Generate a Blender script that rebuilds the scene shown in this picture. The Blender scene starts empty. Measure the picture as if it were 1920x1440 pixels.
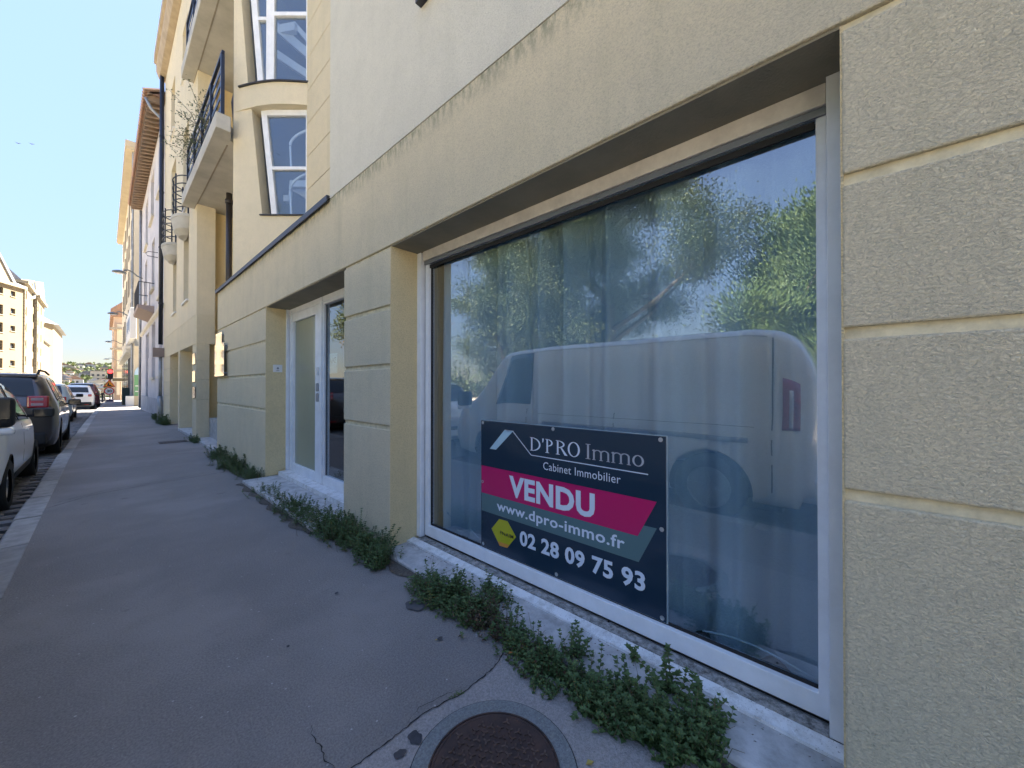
import bpy, math, random
from mathutils import Vector, Matrix
R = math.radians
random.seed(7)
S = bpy.context.scene
COL = S.collection

# ---------------------------------------------------------------- camera, sky, sun
cam_d = bpy.data.cameras.new('camera'); cam = bpy.data.objects.new('camera', cam_d); COL.objects.link(cam)
cam_d.sensor_width = 36; cam_d.lens = 36 * 700 / 1920
cam_d.clip_start = 0.02; cam_d.clip_end = 4000
cam.location = (0, 0, 1.25); cam.rotation_euler = (R(90.37), 0, -math.atan(765 / 700))
S.camera = cam
SUN_DIR = Vector((.97, .24, 0)).normalized(); SUN_EL = R(51)
SUN = Vector((SUN_DIR.x * math.cos(SUN_EL), SUN_DIR.y * math.cos(SUN_EL), math.sin(SUN_EL)))
W = bpy.data.worlds.new('World'); S.world = W; W.use_nodes = True
nt = W.node_tree; bg = nt.nodes['Background']
sky = nt.nodes.new('ShaderNodeTexSky'); sky.sky_type = 'NISHITA'; sky.sun_disc = False
sky.sun_elevation = SUN_EL; sky.sun_rotation = math.atan2(SUN.x, SUN.y)
sky.altitude = 0; sky.air_density = 1.0; sky.dust_density = 0.7; sky.ozone_density = 1.5
# soft shoulder on the sky's luminance, the same in every direction: c / (1 + SHO lum(c))
SHO = 3.1
_l = nt.nodes.new('ShaderNodeRGBToBW'); _m = nt.nodes.new('ShaderNodeMath'); _m.operation = 'MULTIPLY_ADD'; _m.inputs[1].default_value = SHO; _m.inputs[2].default_value = 1
_d = nt.nodes.new('ShaderNodeVectorMath'); _d.operation = 'DIVIDE'
nt.links.new(sky.outputs[0], _l.inputs[0]); nt.links.new(_l.outputs[0], _m.inputs[0]); nt.links.new(sky.outputs[0], _d.inputs[0]); nt.links.new(_m.outputs[0], _d.inputs[1])
_t = nt.nodes.new('ShaderNodeVectorMath'); _t.operation = 'MULTIPLY'; _t.inputs[1].default_value = (1.015, .955, 1.0)
nt.links.new(_d.outputs[0], _t.inputs[0]); nt.links.new(_t.outputs[0], bg.inputs[0]); bg.inputs[1].default_value = 0.15
sl = bpy.data.lights.new('sun', 'SUN'); sun = bpy.data.objects.new('sun', sl); COL.objects.link(sun)
sl.energy = 2.6; sl.angle = R(.53); sl.color = (1, .90, .76)
sun.rotation_euler = SUN.to_track_quat('Z', 'Y').to_euler(); sun.location = (30, 10, 40)
S.view_settings.view_transform = 'Standard'; S.view_settings.look = 'None'
S.view_settings.gamma = 1; S.view_settings.use_curve_mapping = False
S.view_settings.exposure = 4.42
S.render.engine = 'CYCLES'
S.cycles.max_bounces = 10; S.cycles.transparent_max_bounces = 24; S.cycles.diffuse_bounces = 5

# ---------------------------------------------------------------- materials
def mk(name):
    m = bpy.data.materials.new(name); m.use_nodes = True
    n = m.node_tree; b = n.nodes['Principled BSDF']
    return m, n, b
def nd(n, t, **k):
    x = n.nodes.new(t)
    for a, v in k.items():
        if a[0] == '_': x.inputs[a[1:].replace('_', ' ')].default_value = v
        else: setattr(x, a, v)
    return x
def coords(n, scale=(1, 1, 1), obj=False):
    if obj: src = nd(n, 'ShaderNodeTexCoord').outputs['Object']
    else: src = nd(n, 'ShaderNodeNewGeometry').outputs['Position']
    mp = nd(n, 'ShaderNodeMapping'); mp.inputs['Scale'].default_value = scale
    n.links.new(src, mp.inputs[0]); return mp.outputs[0]
def noise(n, sc, det=4, rough=.55, dist=0, scale=(1, 1, 1), obj=False):
    x = nd(n, 'ShaderNodeTexNoise'); x.inputs['Scale'].default_value = sc; x.inputs['Detail'].default_value = det
    x.inputs['Roughness'].default_value = rough; x.inputs['Distortion'].default_value = dist
    n.links.new(coords(n, scale, obj), x.inputs['Vector']); return x.outputs['Fac']
def ramp(n, f, a, b, lo=0, hi=1):
    x = nd(n, 'ShaderNodeMapRange'); x.inputs[1].default_value = a; x.inputs[2].default_value = b
    x.inputs[3].default_value = lo; x.inputs[4].default_value = hi
    n.links.new(f, x.inputs[0]); return x.outputs[0]
def mixc(n, f, a, b):
    x = nd(n, 'ShaderNodeMix', data_type='RGBA')
    if isinstance(f, (int, float)): x.inputs[0].default_value = f
    else: n.links.new(f, x.inputs[0])
    for i, c in ((6, a), (7, b)):
        if isinstance(c, tuple): x.inputs[i].default_value = (*c[:3], 1)
        else: n.links.new(c, x.inputs[i])
    return x.outputs[2]
def mul(n, a, b):
    x = nd(n, 'ShaderNodeMath', operation='MULTIPLY')
    for i, c in enumerate((a, b)):
        if isinstance(c, (int, float)): x.inputs[i].default_value = c
        else: n.links.new(c, x.inputs[i])
    return x.outputs[0]
def bump(n, b, h, strength, dist):
    x = nd(n, 'ShaderNodeBump'); x.inputs['Strength'].default_value = strength; x.inputs['Distance'].default_value = dist
    n.links.new(h, x.inputs['Height']); n.links.new(x.outputs[0], b.inputs['Normal'])

def plain(name, col, rough=.5, metal=0, var=.0, vs=3, bs=0, bd=.002, coat=0, col2=None, obj=False, spec=None):
    m, n, b = mk(name)
    b.inputs['Roughness'].default_value = rough; b.inputs['Metallic'].default_value = metal
    if coat: b.inputs['Coat Weight'].default_value = coat; b.inputs['Coat Roughness'].default_value = .06
    if spec is not None: b.inputs['Specular IOR Level'].default_value = spec
    c2 = col2 or tuple(c * (1 - var) for c in col)
    if var or col2:
        f = ramp(n, noise(n, vs, 6, .65, 0, obj=obj), .38, .64)
        n.links.new(mixc(n, f, col, c2), b.inputs['Base Color'])
    else:
        b.inputs['Base Color'].default_value = (*col, 1)
    if bs: bump(n, b, noise(n, bs, 5, .6, 0, obj=obj), .7, bd)
    return m

def stucco(name, col, col2, grain=1.0, dirt=.35, spots=.0, grime=None):
    """coarse scratched render: low-frequency tint, vertical wash marks, strong small relief, shade painted in its hollows"""
    m, n, b = mk(name); b.inputs['Roughness'].default_value = .92; b.inputs['Specular IOR Level'].default_value = .2
    c = mixc(n, ramp(n, noise(n, 1.1, 5, .6), .36, .66), col, col2)
    c = mixc(n, ramp(n, noise(n, 5, 6, .7), .45, .72, 0, .45), c, tuple(x * .88 for x in col2))
    streak = ramp(n, noise(n, 4.2, 4, .6, 0, (1.6, 1.6, .12)), .54, .78, 0, dirt * .55)
    c = mixc(n, streak, c, tuple(x * y for x, y in zip(col2, (.62, .66, .6))))
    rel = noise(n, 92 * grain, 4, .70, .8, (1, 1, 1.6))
    hollow_shade = ramp(n, rel, .36, .54, .52, 0)  # hollows of the relief painted darker, standing in for shade in the grain
    c = mixc(n, hollow_shade, c, tuple(x * .58 for x in col2))
    c = mixc(n, ramp(n, noise(n, 2.2, 6, .75), .62, .76, 0, .22), c, tuple(x * y for x, y in zip(col2, (.60, .66, .60))))
    if spots:
        mask = ramp(n, noise(n, 70, 3, .7), .60, .66, 0, .75)
        zone = ramp(n, noise(n, 1.7, 4, .6), .5, .62)
        g = nd(n, 'ShaderNodeSeparateXYZ'); n.links.new(nd(n, 'ShaderNodeNewGeometry').outputs['Position'], g.inputs[0])
        low = ramp(n, g.outputs[2], .75, .15, 0, 1)
        c = mixc(n, mul(n, mul(n, mask, mul(n, zone, low)), spots), c, (.09, .09, .07))
    if grime is not None:            # algae that grew down from the ledge at height z = grime
        g = nd(n, 'ShaderNodeSeparateXYZ'); n.links.new(nd(n, 'ShaderNodeNewGeometry').outputs['Position'], g.inputs[0])
        band = ramp(n, g.outputs[2], grime - .16, grime, 0, 1)
        pat = ramp(n, noise(n, 30, 4, .7, 0, (1, 1, .35)), .40, .62, 0, .8)
        c = mixc(n, mul(n, band, pat), c, (.17, .19, .12))
    n.links.new(c, b.inputs['Base Color'])
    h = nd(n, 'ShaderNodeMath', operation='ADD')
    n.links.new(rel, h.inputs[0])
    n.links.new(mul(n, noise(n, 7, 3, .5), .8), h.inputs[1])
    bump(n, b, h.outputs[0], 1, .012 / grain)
    return m

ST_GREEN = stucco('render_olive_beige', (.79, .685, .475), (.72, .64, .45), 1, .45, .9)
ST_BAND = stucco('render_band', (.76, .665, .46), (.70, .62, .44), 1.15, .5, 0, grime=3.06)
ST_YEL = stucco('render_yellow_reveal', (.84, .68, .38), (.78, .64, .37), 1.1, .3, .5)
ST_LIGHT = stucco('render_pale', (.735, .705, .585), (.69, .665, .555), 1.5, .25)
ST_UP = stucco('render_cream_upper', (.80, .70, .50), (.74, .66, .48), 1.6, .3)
ST_GROOVE = plain('groove_render', (.72, .64, .44), .9, var=.30, vs=14, bs=120, bd=.002)
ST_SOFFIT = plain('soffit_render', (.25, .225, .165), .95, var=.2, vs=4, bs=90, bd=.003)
ST_BALC = plain('balcony_concrete', (.52, .50, .44), .9, var=.2, vs=2, bs=60, bd=.002)
HOUSE_W = plain('lime_wash_lavender', (.62, .60, .60), .9, col2=(.50, .48, .49), vs=1.6, bs=40, bd=.004)
HOUSE_B = plain('old_plaster_beige', (.55, .47, .32), .9, col2=(.46, .40, .28), vs=.8, bs=30, bd=.006)
HOUSE_P = plain('pink_stone', (.52, .38, .27), .9, col2=(.42, .31, .23), vs=.6, bs=10, bd=.01)
STONE_L = plain('cream_stone', (.60, .53, .40), .9, col2=(.52, .45, .33), vs=.5)
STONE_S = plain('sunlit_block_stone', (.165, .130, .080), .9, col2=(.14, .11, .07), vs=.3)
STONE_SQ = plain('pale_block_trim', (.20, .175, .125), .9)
STONE_Q = plain('quoin_stone', (.66, .61, .50), .9, var=.15, vs=2)
STONE_SH = plain('dark_stone_frames', (.32, .28, .22), .9, var=.2, vs=2)
WHITE = plain('white_window_paint', (.80, .82, .84), .42, var=.10, vs=7)
def dirty_white():
    m, n, b = mk('dirty_white_metal'); b.inputs['Roughness'].default_value = .5
    f = ramp(n, noise(n, 9, 8, .75), .47, .66, 0, .75)
    c = mixc(n, f, (.76, .76, .75), (.40, .385, .35))
    c = mixc(n, ramp(n, noise(n, 140, 3, .7), .62, .68, 0, .8), c, (.10, .09, .08))
    n.links.new(c, b.inputs['Base Color']); bump(n, b, noise(n, 60, 4, .6), .4, .001); return m
WDIRT = dirty_white()
def grime_mat():
    m, n, b = mk('grimy_track'); b.inputs['Roughness'].default_value = .9
    c = mixc(n, ramp(n, noise(n, 30, 8, .8, 0, (1, 1, 3)), .42, .60), (.36, .35, .33), (.10, .095, .085))
    n.links.new(c, b.inputs['Base Color']); bump(n, b, noise(n, 90, 4, .7), .8, .002); return m
GRIME = grime_mat()
BLACKRUB = plain('black_rubber', (.015, .015, .016), .75)
GREYRUB = plain('grey_gasket', (.10, .105, .11), .5)
GREYMET = plain('grey_metal', (.20, .215, .24), .45, .3)
NAVY = plain('navy_paint', (.018, .023, .038), .4, .2)
DARKMET = plain('dark_coping_metal', (.055, .055, .06), .5, .3, var=.2)
DARKBROWN = plain('dark_brown_pipe', (.035, .028, .026), .45)
ZINC = plain('zinc', (.36, .38, .40), .5, .5, var=.3, vs=3)
PLASTIC_W = plain('white_plastic', (.72, .71, .68), .5)
ASH_DARK = plain('dark_void', (.03, .03, .03), .9)
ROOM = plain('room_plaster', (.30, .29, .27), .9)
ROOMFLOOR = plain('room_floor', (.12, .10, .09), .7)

def glass_mat(name, r0ior=2.3, tint=(.80, .86, .88), rough=0.0):
    m = bpy.data.materials.new(name); m.use_nodes = True; n = m.node_tree
    for x in list(n.nodes): n.nodes.remove(x)
    out = nd(n, 'ShaderNodeOutputMaterial'); mx = nd(n, 'ShaderNodeMixShader')
    fr = nd(n, 'ShaderNodeFresnel'); fr.inputs[0].default_value = r0ior
    tr = nd(n, 'ShaderNodeBsdfTransparent'); tr.inputs[0].default_value = (*tint, 1)
    gl = nd(n, 'ShaderNodeBsdfGlossy'); gl.inputs['Roughness'].default_value = rough; gl.inputs[0].default_value = (1, 1, 1, 1)
    wv = nd(n, 'ShaderNodeBump'); wv.inputs['Strength'].default_value = .05; wv.inputs['Distance'].default_value = .02; n.links.new(noise(n, 1.6, 2, .5), wv.inputs['Height']); n.links.new(wv.outputs[0], gl.inputs['Normal'])
    ge = nd(n, 'ShaderNodeNewGeometry'); iv = nd(n, 'ShaderNodeMath', operation='SUBTRACT'); iv.inputs[0].default_value = 1
    n.links.new(ge.outputs['Backfacing'], iv.inputs[1])
    n.links.new(mul(n, fr.outputs[0], iv.outputs[0]), mx.inputs[0]); n.links.new(tr.outputs[0], mx.inputs[1]); n.links.new(gl.outputs[0], mx.inputs[2])
    n.links.new(mx.outputs[0], out.inputs[0]); return m
GLASS = glass_mat('shop_glass', 3.05, (.74, .84, .90))
GLASS_UP = glass_mat('upper_glass', 2.3, (.84, .90, .95))
GLASS_FAR = plain('far_glass', (.05, .06, .075), .08, spec=1.0)
FROST = plain('frosted_glass_film', (.30, .33, .24), .30, var=.15, vs=1.2, coat=.5)
CARGLASS = plain('car_glass', (.02, .025, .028), .06, spec=.45)

def curtain_mat():
    m, n, b = mk('curtain_fabric'); b.inputs['Roughness'].default_value = .95
    c = mixc(n, ramp(n, noise(n, 90, 3, .6, 0, (1, 1, 4)), .3, .7), (.68, .70, .70), (.56, .58, .59))
    n.links.new(c, b.inputs['Base Color']); return m
CURT = curtain_mat()

def asphalt(name, base, base2, specks=1.0):
    m, n, b = mk(name); b.inputs['Roughness'].default_value = .88; b.inputs['Specular IOR Level'].default_value = .3
    c = mixc(n, ramp(n, noise(n, 1.3, 6, .65), .36, .64), base, base2)
    c = mixc(n, ramp(n, noise(n, 120, 3, .75), .42, .60, 0, .55), c, tuple(x * .50 for x in base))
    c = mixc(n, ramp(n, noise(n, 90, 3, .7), .64, .69, 0, .6 * specks), c, (.36, .36, .355))
    c = mixc(n, ramp(n, noise(n, 150, 2, .6), .34, .29, 0, .7), c, tuple(x * .38 for x in base))
    c = mixc(n, ramp(n, noise(n, .55, 4, .6), .50, .60, 0, .35), c, tuple(x * 1.25 for x in base2))
    c = mixc(n, ramp(n, noise(n, 6, 5, .7), .62, .72, 0, .35), c, tuple(x * .6 for x in base))
    v = nd(n, 'ShaderNodeTexVoronoi'); v.inputs['Scale'].default_value = 13
    n.links.new(coords(n), v.inputs['Vector'])
    c = mixc(n, ramp(n, v.outputs['Distance'], .045, .06, .75 * specks, 0), c, (.46, .45, .43))
    d = ramp(n, noise(n, 2.6, 3, .5), .70, .73, 0, .55)
    c = mixc(n, d, c, tuple(x * .45 for x in base))
    n.links.new(c, b.inputs['Base Color'])
    bump(n, b, noise(n, 150, 3, .75), 1, .005); return m
ASPH = asphalt('pavement_asphalt', (.225, .210, .198), (.265, .247, .232))
ASPH2 = asphalt('pavement_patch', (.32, .30, .285), (.36, .335, .32), 1.3)
ROADM = asphalt('road_asphalt', (.06, .06, .062), (.085, .083, .082))
KERB = plain('kerb_granite', (.36, .355, .34), .8, col2=(.25, .25, .24), vs=9, bs=90, bd=.003)
def randtint(m, lo):
    n = m.node_tree; b = n.nodes['Principled BSDF']; c = b.inputs['Base Color'].links[0].from_socket
    oi = nd(n, 'ShaderNodeObjectInfo'); f = ramp(n, oi.outputs['Random'], 0, 1, lo, 1)
    v = nd(n, 'ShaderNodeVectorMath', operation='SCALE'); n.links.new(c, v.inputs[0]); n.links.new(f, v.inputs['Scale']); n.links.new(v.outputs[0], b.inputs['Base Color'])
randtint(KERB, .68)
SETT = plain('sett_granite', (.17, .165, .16), .6, col2=(.09, .088, .085), vs=6, bs=50, bd=.004)
randtint(SETT, .55)
SETTBED = plain('sett_joint_sand', (.05, .045, .04), .95, var=.3, vs=8)
LEDGE = plain('ledge_stone', (.50, .49, .475), .85, col2=(.31, .305, .29), vs=11, bs=130, bd=.003)
CONCR = asphalt('manhole_concrete', (.20, .215, .215), (.25, .26, .255), 1.2)
RUST = plain('rusty_iron', (.085, .052, .042), .7, .4, col2=(.05, .035, .032), vs=12, bs=80, bd=.002)
CRACK = plain('crack_dark', (.018, .018, .018), 1)
GRASS = plain('park_grass', (.07, .10, .03), .95, col2=(.11, .12, .05), vs=.8)
HILLM = plain('hill_green', (.07, .085, .045), 1, col2=(.13, .12, .08), vs=.05)
TILE = plain('roof_tile', (.30, .17, .11), .85, col2=(.22, .15, .11), vs=3)
SLATE = plain('slate', (.13, .135, .15), .6, col2=(.20, .20, .21), vs=.6)
WOODB = plain('eave_wood', (.30, .21, .14), .85, col2=(.20, .15, .11), vs=4)
BRICK = plain('chimney_brick', (.34, .15, .09), .9, col2=(.25, .12, .08), vs=2)
BARK = plain('bark', (.10, .08, .06), .95, var=.4, vs=8, bs=20, bd=.02)
TYRE = plain('tyre', (.012, .012, .012), .85)
RIM = plain('rim_alloy', (.35, .35, .36), .35, .8)
def leafmat(name, a, b_, tr=.25, sc=20):
    m, n, b = mk(name); b.inputs['Roughness'].default_value = .6; b.inputs['Specular IOR Level'].default_value = .35
    c = mixc(n, ramp(n, noise(n, sc, 3, .6), .35, .65), a, b_)
    n.links.new(c, b.inputs['Base Color'])
    t = nd(n, 'ShaderNodeBsdfTranslucent'); n.links.new(c, t.inputs[0])
    mx = nd(n, 'ShaderNodeMixShader'); mx.inputs[0].default_value = tr
    out = n.nodes['Material Output']
    n.links.new(b.outputs[0], mx.inputs[1]); n.links.new(t.outputs[0], mx.inputs[2]); n.links.new(mx.outputs[0], out.inputs[0])
    return m
LEAF_W = leafmat('weed_leaf', (.055, .105, .035), (.125, .185, .065), .25, 22)
LEAF_WD = leafmat('weed_leaf_dry', (.09, .055, .035), (.06, .05, .03), .1, 14)
LEAF_WY = leafmat('weed_leaf_light', (.11, .17, .05), (.075, .12, .04), .25, 14)
STEM = plain('weed_stem', (.11, .12, .05), .8, col2=(.14, .08, .05), vs=12)
LEAF_D = leafmat('tree_leaf_olive', (.045, .075, .028), (.085, .10, .032), .2, 1.2)
LEAF_P = leafmat('pine_needles', (.045, .085, .024), (.08, .12, .035), .15, 1.0)
LEAF_O = leafmat('tree_leaf_autumn', (.30, .13, .04), (.16, .14, .05), .3, 1.0)
LEAF_Y = leafmat('fallen_leaf_yellow', (.42, .36, .10), (.36, .24, .06), .2, 30)

# ---------------------------------------------------------------- mesh tools
WP = {}
def wpos(o): return WP.get(o.name, Vector((0, 0, 0))) if o else Vector((0, 0, 0))
class MB:
    def __init__(s): s.v = []; s.f = []
    def add(s, vs, fs):
        k = len(s.v); s.v += [tuple(p) for p in vs]; s.f += [tuple(i + k for i in f) for f in fs]; return s
    def box(s, x0, x1, y0, y1, z0, z1):
        return s.add([(x0, y0, z0), (x1, y0, z0), (x1, y1, z0), (x0, y1, z0), (x0, y0, z1), (x1, y0, z1), (x1, y1, z1), (x0, y1, z1)],
              [(0, 3, 2, 1), (4, 5, 6, 7), (0, 1, 5, 4), (1, 2, 6, 5), (2, 3, 7, 6), (3, 0, 4, 7)])
    def prism(s, pts, d):        # pts: 3D polygon, d: extrusion vector
        n = len(pts); d = Vector(d); a = [Vector(p) for p in pts]; b = [p + d for p in a]
        nn = Vector((0, 0, 0))
        for i in range(n): nn += a[i].cross(a[(i + 1) % n])
        fl = nn.dot(d) > 0
        f = [tuple(range(n)), tuple(range(2 * n - 1, n - 1, -1))] + [(i, i + n, (i + 1) % n + n, (i + 1) % n) for i in range(n)]
        if fl: f = [tuple(reversed(q)) for q in f]
        return s.add(a + b, f)
    def tube(s, pts, r, n=8, cap=True):
        pts = [Vector(p) for p in pts]; rs = r if isinstance(r, (list, tuple)) else [r] * len(pts)
        k = len(s.v); up = Vector((0, 0, 1)); rings = []
        for i, p in enumerate(pts):
            d = (pts[min(i + 1, len(pts) - 1)] - pts[max(i - 1, 0)]).normalized()
            a = d.cross(up)
            if a.length < .05: a = d.cross(Vector((1, 0, 0)))
            a.normalize(); b = a.cross(d)
            s.v += [tuple(p + (a * math.cos(t) + b * math.sin(t)) * rs[i]) for t in [2 * math.pi * j / n for j in range(n)]]
        for i in range(len(pts) - 1):
            for j in range(n):
                q = k + i * n; s.f.append((q + j, q + n + j, q + n + (j + 1) % n, q + (j + 1) % n))
        if cap:
            s.f.append(tuple(k + j for j in range(n))); s.f.append(tuple(k + (len(pts) - 1) * n + j for j in range(n - 1, -1, -1)))
        return s
    def lathe(s, c, prof, n=24, axis='z', a0=0, a1=2 * math.pi):   # prof: (r, h)
        k = len(s.v); full = abs(a1 - a0 - 2 * math.pi) < 1e-4; m = n if full else n + 1
        for r, h in prof:
            for j in range(m):
                t = a0 + (a1 - a0) * j / n; u, w = r * math.cos(t), r * math.sin(t)
                p = (u, w, h) if axis == 'z' else ((h, u, w) if axis == 'x' else (w, h, u))
                s.v.append((c[0] + p[0], c[1] + p[1], c[2] + p[2]))
        for i in range(len(prof) - 1):
            for j in range(n):
                a, b = k + i * m + j, k + i * m + (j + 1) % m; s.f.append((a, b, b + m, a + m))
        return s
    def disc(s, c, r, n=32):
        return s.add([(c[0] + r * math.cos(2 * math.pi * i / n), c[1] + r * math.sin(2 * math.pi * i / n), c[2]) for i in range(n)], [tuple(range(n))])
    def mesh(s, name, mat, off=Vector((0, 0, 0)), smooth=False):
        me = bpy.data.meshes.new(name); me.from_pydata([tuple(Vector(p) - off) for p in s.v], [], s.f)
        if mat: me.materials.append(mat)
        if smooth: me.polygons.foreach_set('use_smooth', [True] * len(me.polygons))
        me.update(); return me
    def build(s, name, mat, parent=None, smooth=False, bevel=0, seg=2):
        if parent is None:
            xs = [p[0] for p in s.v]; ys = [p[1] for p in s.v]; zs = [p[2] for p in s.v]
            org = Vector(((min(xs) + max(xs)) / 2, (min(ys) + max(ys)) / 2, min(zs)))
        else: org = wpos(parent)
        o = bpy.data.objects.new(name, s.mesh(name, mat, org, smooth)); COL.objects.link(o)
        if parent is None: o.location = org
        else: o.parent = parent
        WP[o.name] = org
        if bevel:
            b = o.modifiers.new('bevel', 'BEVEL'); b.width = bevel; b.segments = seg; b.limit_method = 'ANGLE'; b.angle_limit = R(40)
        return o
def box(name, mat, parent, *b, bevel=0):
    return MB().box(*b).build(name, mat, parent, bevel=bevel)
def tag(o, label=None, cat=None, group=None, kind=None):
    if label: o['label'] = label
    if cat: o['category'] = cat
    if group: o['group'] = group
    if kind: o['kind'] = kind
    return o
def thing(name, label, cat, loc=(0, 0, 0), group=None):
    o = bpy.data.objects.new(name, None); COL.objects.link(o); o.location = loc; o.empty_display_size = .2
    WP[o.name] = Vector(loc); tag(o, label, cat, group); return o
def struct(o): o['kind'] = 'structure'; return o
def copy_tree(o, loc=None, parent=None):
    c = o.copy(); COL.objects.link(c)
    if parent: c.parent = parent
    if loc is not None: c.location = loc
    for ch in o.children: copy_tree(ch, None, c)
    return c
def holewall(X0, X1, Y0, Y1, Z0, Z1, holes, fr=None):
    """slab with rectangular holes; (y0,y1,z0,z1) each; fr maps (a,b,c)->world"""
    ys = sorted({Y0, Y1, *[h[0] for h in holes], *[h[1] for h in holes]}); zs = sorted({Z0, Z1, *[h[2] for h in holes], *[h[3] for h in holes]})
    ys = [y for y in ys if Y0 <= y <= Y1]; zs = [z for z in zs if Z0 <= z <= Z1]
    ny, nz = len(ys) - 1, len(zs) - 1
    sol = [[not any(h[0] <= (ys[i] + ys[i + 1]) / 2 <= h[1] and h[2] <= (zs[k] + zs[k + 1]) / 2 <= h[3] for h in holes) for k in range(nz)] for i in range(ny)]
    m = MB(); idx = {}
    def V(a, i, k):
        key = (a, i, k)
        if key not in idx: idx[key] = len(m.v); m.v.append((X1 if a else X0, ys[i], zs[k]))
        return idx[key]
    S_ = lambda i, k: 0 <= i < ny and 0 <= k < nz and sol[i][k]
    for i in range(ny):
        for k in range(nz):
            if not sol[i][k]: continue
            m.f.append((V(0, i, k), V(0, i, k + 1), V(0, i + 1, k + 1), V(0, i + 1, k)))
            m.f.append((V(1, i, k), V(1, i + 1, k), V(1, i + 1, k + 1), V(1, i, k + 1)))
            if not S_(i - 1, k): m.f.append((V(0, i, k), V(1, i, k), V(1, i, k + 1), V(0, i, k + 1)))
            if not S_(i + 1, k): m.f.append((V(0, i + 1, k), V(0, i + 1, k + 1), V(1, i + 1, k + 1), V(1, i + 1, k)))
            if not S_(i, k - 1): m.f.append((V(0, i, k), V(0, i + 1, k), V(1, i + 1, k), V(1, i, k)))
            if not S_(i, k + 1): m.f.append((V(0, i, k + 1), V(1, i, k + 1), V(1, i + 1, k + 1), V(0, i + 1, k + 1)))
    if fr: m.v = [fr(p) for p in m.v]
    return m
def gz(Y): return 0 if Y < 25 else (-.014 * (Y - 25) if Y < 150 else -1.75)
def kx(Y):     # inner kerb line
    return -.40 if Y < 10 else (-.40 + .0115 * (Y - 10) if Y < 70 else .29)

# ---------------------------------------------------------------- ground, road, pavement
YS = [-14, -6, 0, 5, 10, 15, 20, 25, 30, 36, 45, 55, 66, 80, 100, 125, 150]
def strip(xa, xb, dz0, dz1=None, ys=YS):
    m = MB(); dz1 = dz0 if dz1 is None else dz1
    for y in ys: m.v += [(xa(y), y, gz(y) + dz0), (xb(y), y, gz(y) + dz1)]
    m.f = [(2 * i, 2 * i + 1, 2 * i + 3, 2 * i + 2) for i in range(len(ys) - 1)]
    return m
g = MB().add([(-400, -300, -.6), (500, -300, -.6), (500, 25, -.6), (-400, 25, -.6), (500, 150, -2.4), (-400, 150, -2.4), (500, 300, -9.5), (-400, 300, -9.5), (500, 1500, -9.5), (-400, 1500, -9.5)],
             [(0, 1, 2, 3), (3, 2, 4, 5), (5, 4, 6, 7), (7, 6, 8, 9)])
struct(g.build('ground', plain('far_ground', (.30, .27, .21), .95, var=.3, vs=.03)))
struct(strip(lambda y: -6.6, lambda y: kx(y) - .165, -.125).build('road', ROADM))
sw = strip(kx, lambda y: 1.80, 0, .0)
sidewalk = struct(sw.build('pavement', ASPH))
struct(strip(lambda y: -10, lambda y: -6.6, .0).build('opposite_pavement', plain('pale_bounce_slabs', (.56, .52, .45), .9, var=.2, vs=.8)))  # unseen paving, made pale and brought near to bounce sun onto the facade
struct(MB().box(-90, -10, -40, 90, -.3, .0).build('park_ground', plain('park_bounce_sand', (.50, .44, .34), .95, col2=(.42, .37, .28), vs=.4)))  # unseen ground, pale sand picked for the warm bounce it throws on the facade
# lighter asphalt patch by the manhole
pp = [(1.80, 1.26), (1.30, 1.23), (1.186, 1.182), (1.08, 1.176), (.98, 1.174), (.928, 1.193), (.815, 1.21), (.74, 1.205), (.662, 1.208), (.56, 1.211), (.50, 1.22), (.40, 1.0), (.42, .4), (.5, -.6), (1.8, -.6)]
MB().add([(x, y, .004) for x, y in pp], [tuple(reversed(range(len(pp))))]).build('patch', ASPH2, sidewalk)
# cracks
def crack(pts, w, z=.0075, name='crack'):
    m = MB(); rnd = random.Random(len(pts) * 13 + int(w * 1e4)); fine = []
    for i in range(len(pts) - 1):
        a, b = Vector(pts[i]), Vector(pts[i + 1]); k = max(2, int((b - a).length / .015))
        d = (b - a); pn = Vector((-d.y, d.x)).normalized()
        for j in range(k): fine.append(a + d * j / k + pn * rnd.uniform(-.004, .004))
    fine.append(Vector(pts[-1]))
    for i, p in enumerate(fine):
        d = (fine[min(i + 1, len(fine) - 1)] - fine[max(i - 1, 0)]).normalized(); pn = Vector((-d.y, d.x))
        ww = w * rnd.uniform(.3, 1) * min(1, .2 + i / 5, .2 + (len(fine) - 1 - i) / 5)
        m.v += [(p.x - pn.x * ww, p.y - pn.y * ww, z), (p.x + pn.x * ww, p.y + pn.y * ww, z)]
    m.f = [(2 * i, 2 * i + 1, 2 * i + 3, 2 * i + 2) for i in range(len(fine) - 1)]
    return m.build(name, CRACK, sidewalk)
crack([(1.30, 1.23), (1.186, 1.182), (1.08, 1.176), (.98, 1.174), (.928, 1.193), (.815, 1.21), (.662, 1.208), (.56, 1.211), (.45, 1.24)], .0035)
crack([(1.0, 1.19), (.93, 1.225), (.83, 1.245), (.76, 1.222)], .0014)
crack([(.517, 1.471), (.505, 1.42), (.511, 1.359), (.50, 1.30), (.513, 1.263), (.50, 1.22)], .0028)
crack([(-.39, 6.1), (-.1, 6.45), (.3, 6.6), (.8, 6.7), (1.4, 6.8)], .006, .003)
crack([(-.36, 6.3), (.0, 6.62), (.5, 6.72), (1.0, 6.9)], .004, .003)
crack([(-.33, 17.5), (.5, 17.6), (1.45, 17.9)], .012, .003)
crack([(.74, 7.95), (-.38, 8.6)], .004, .003)
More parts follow.
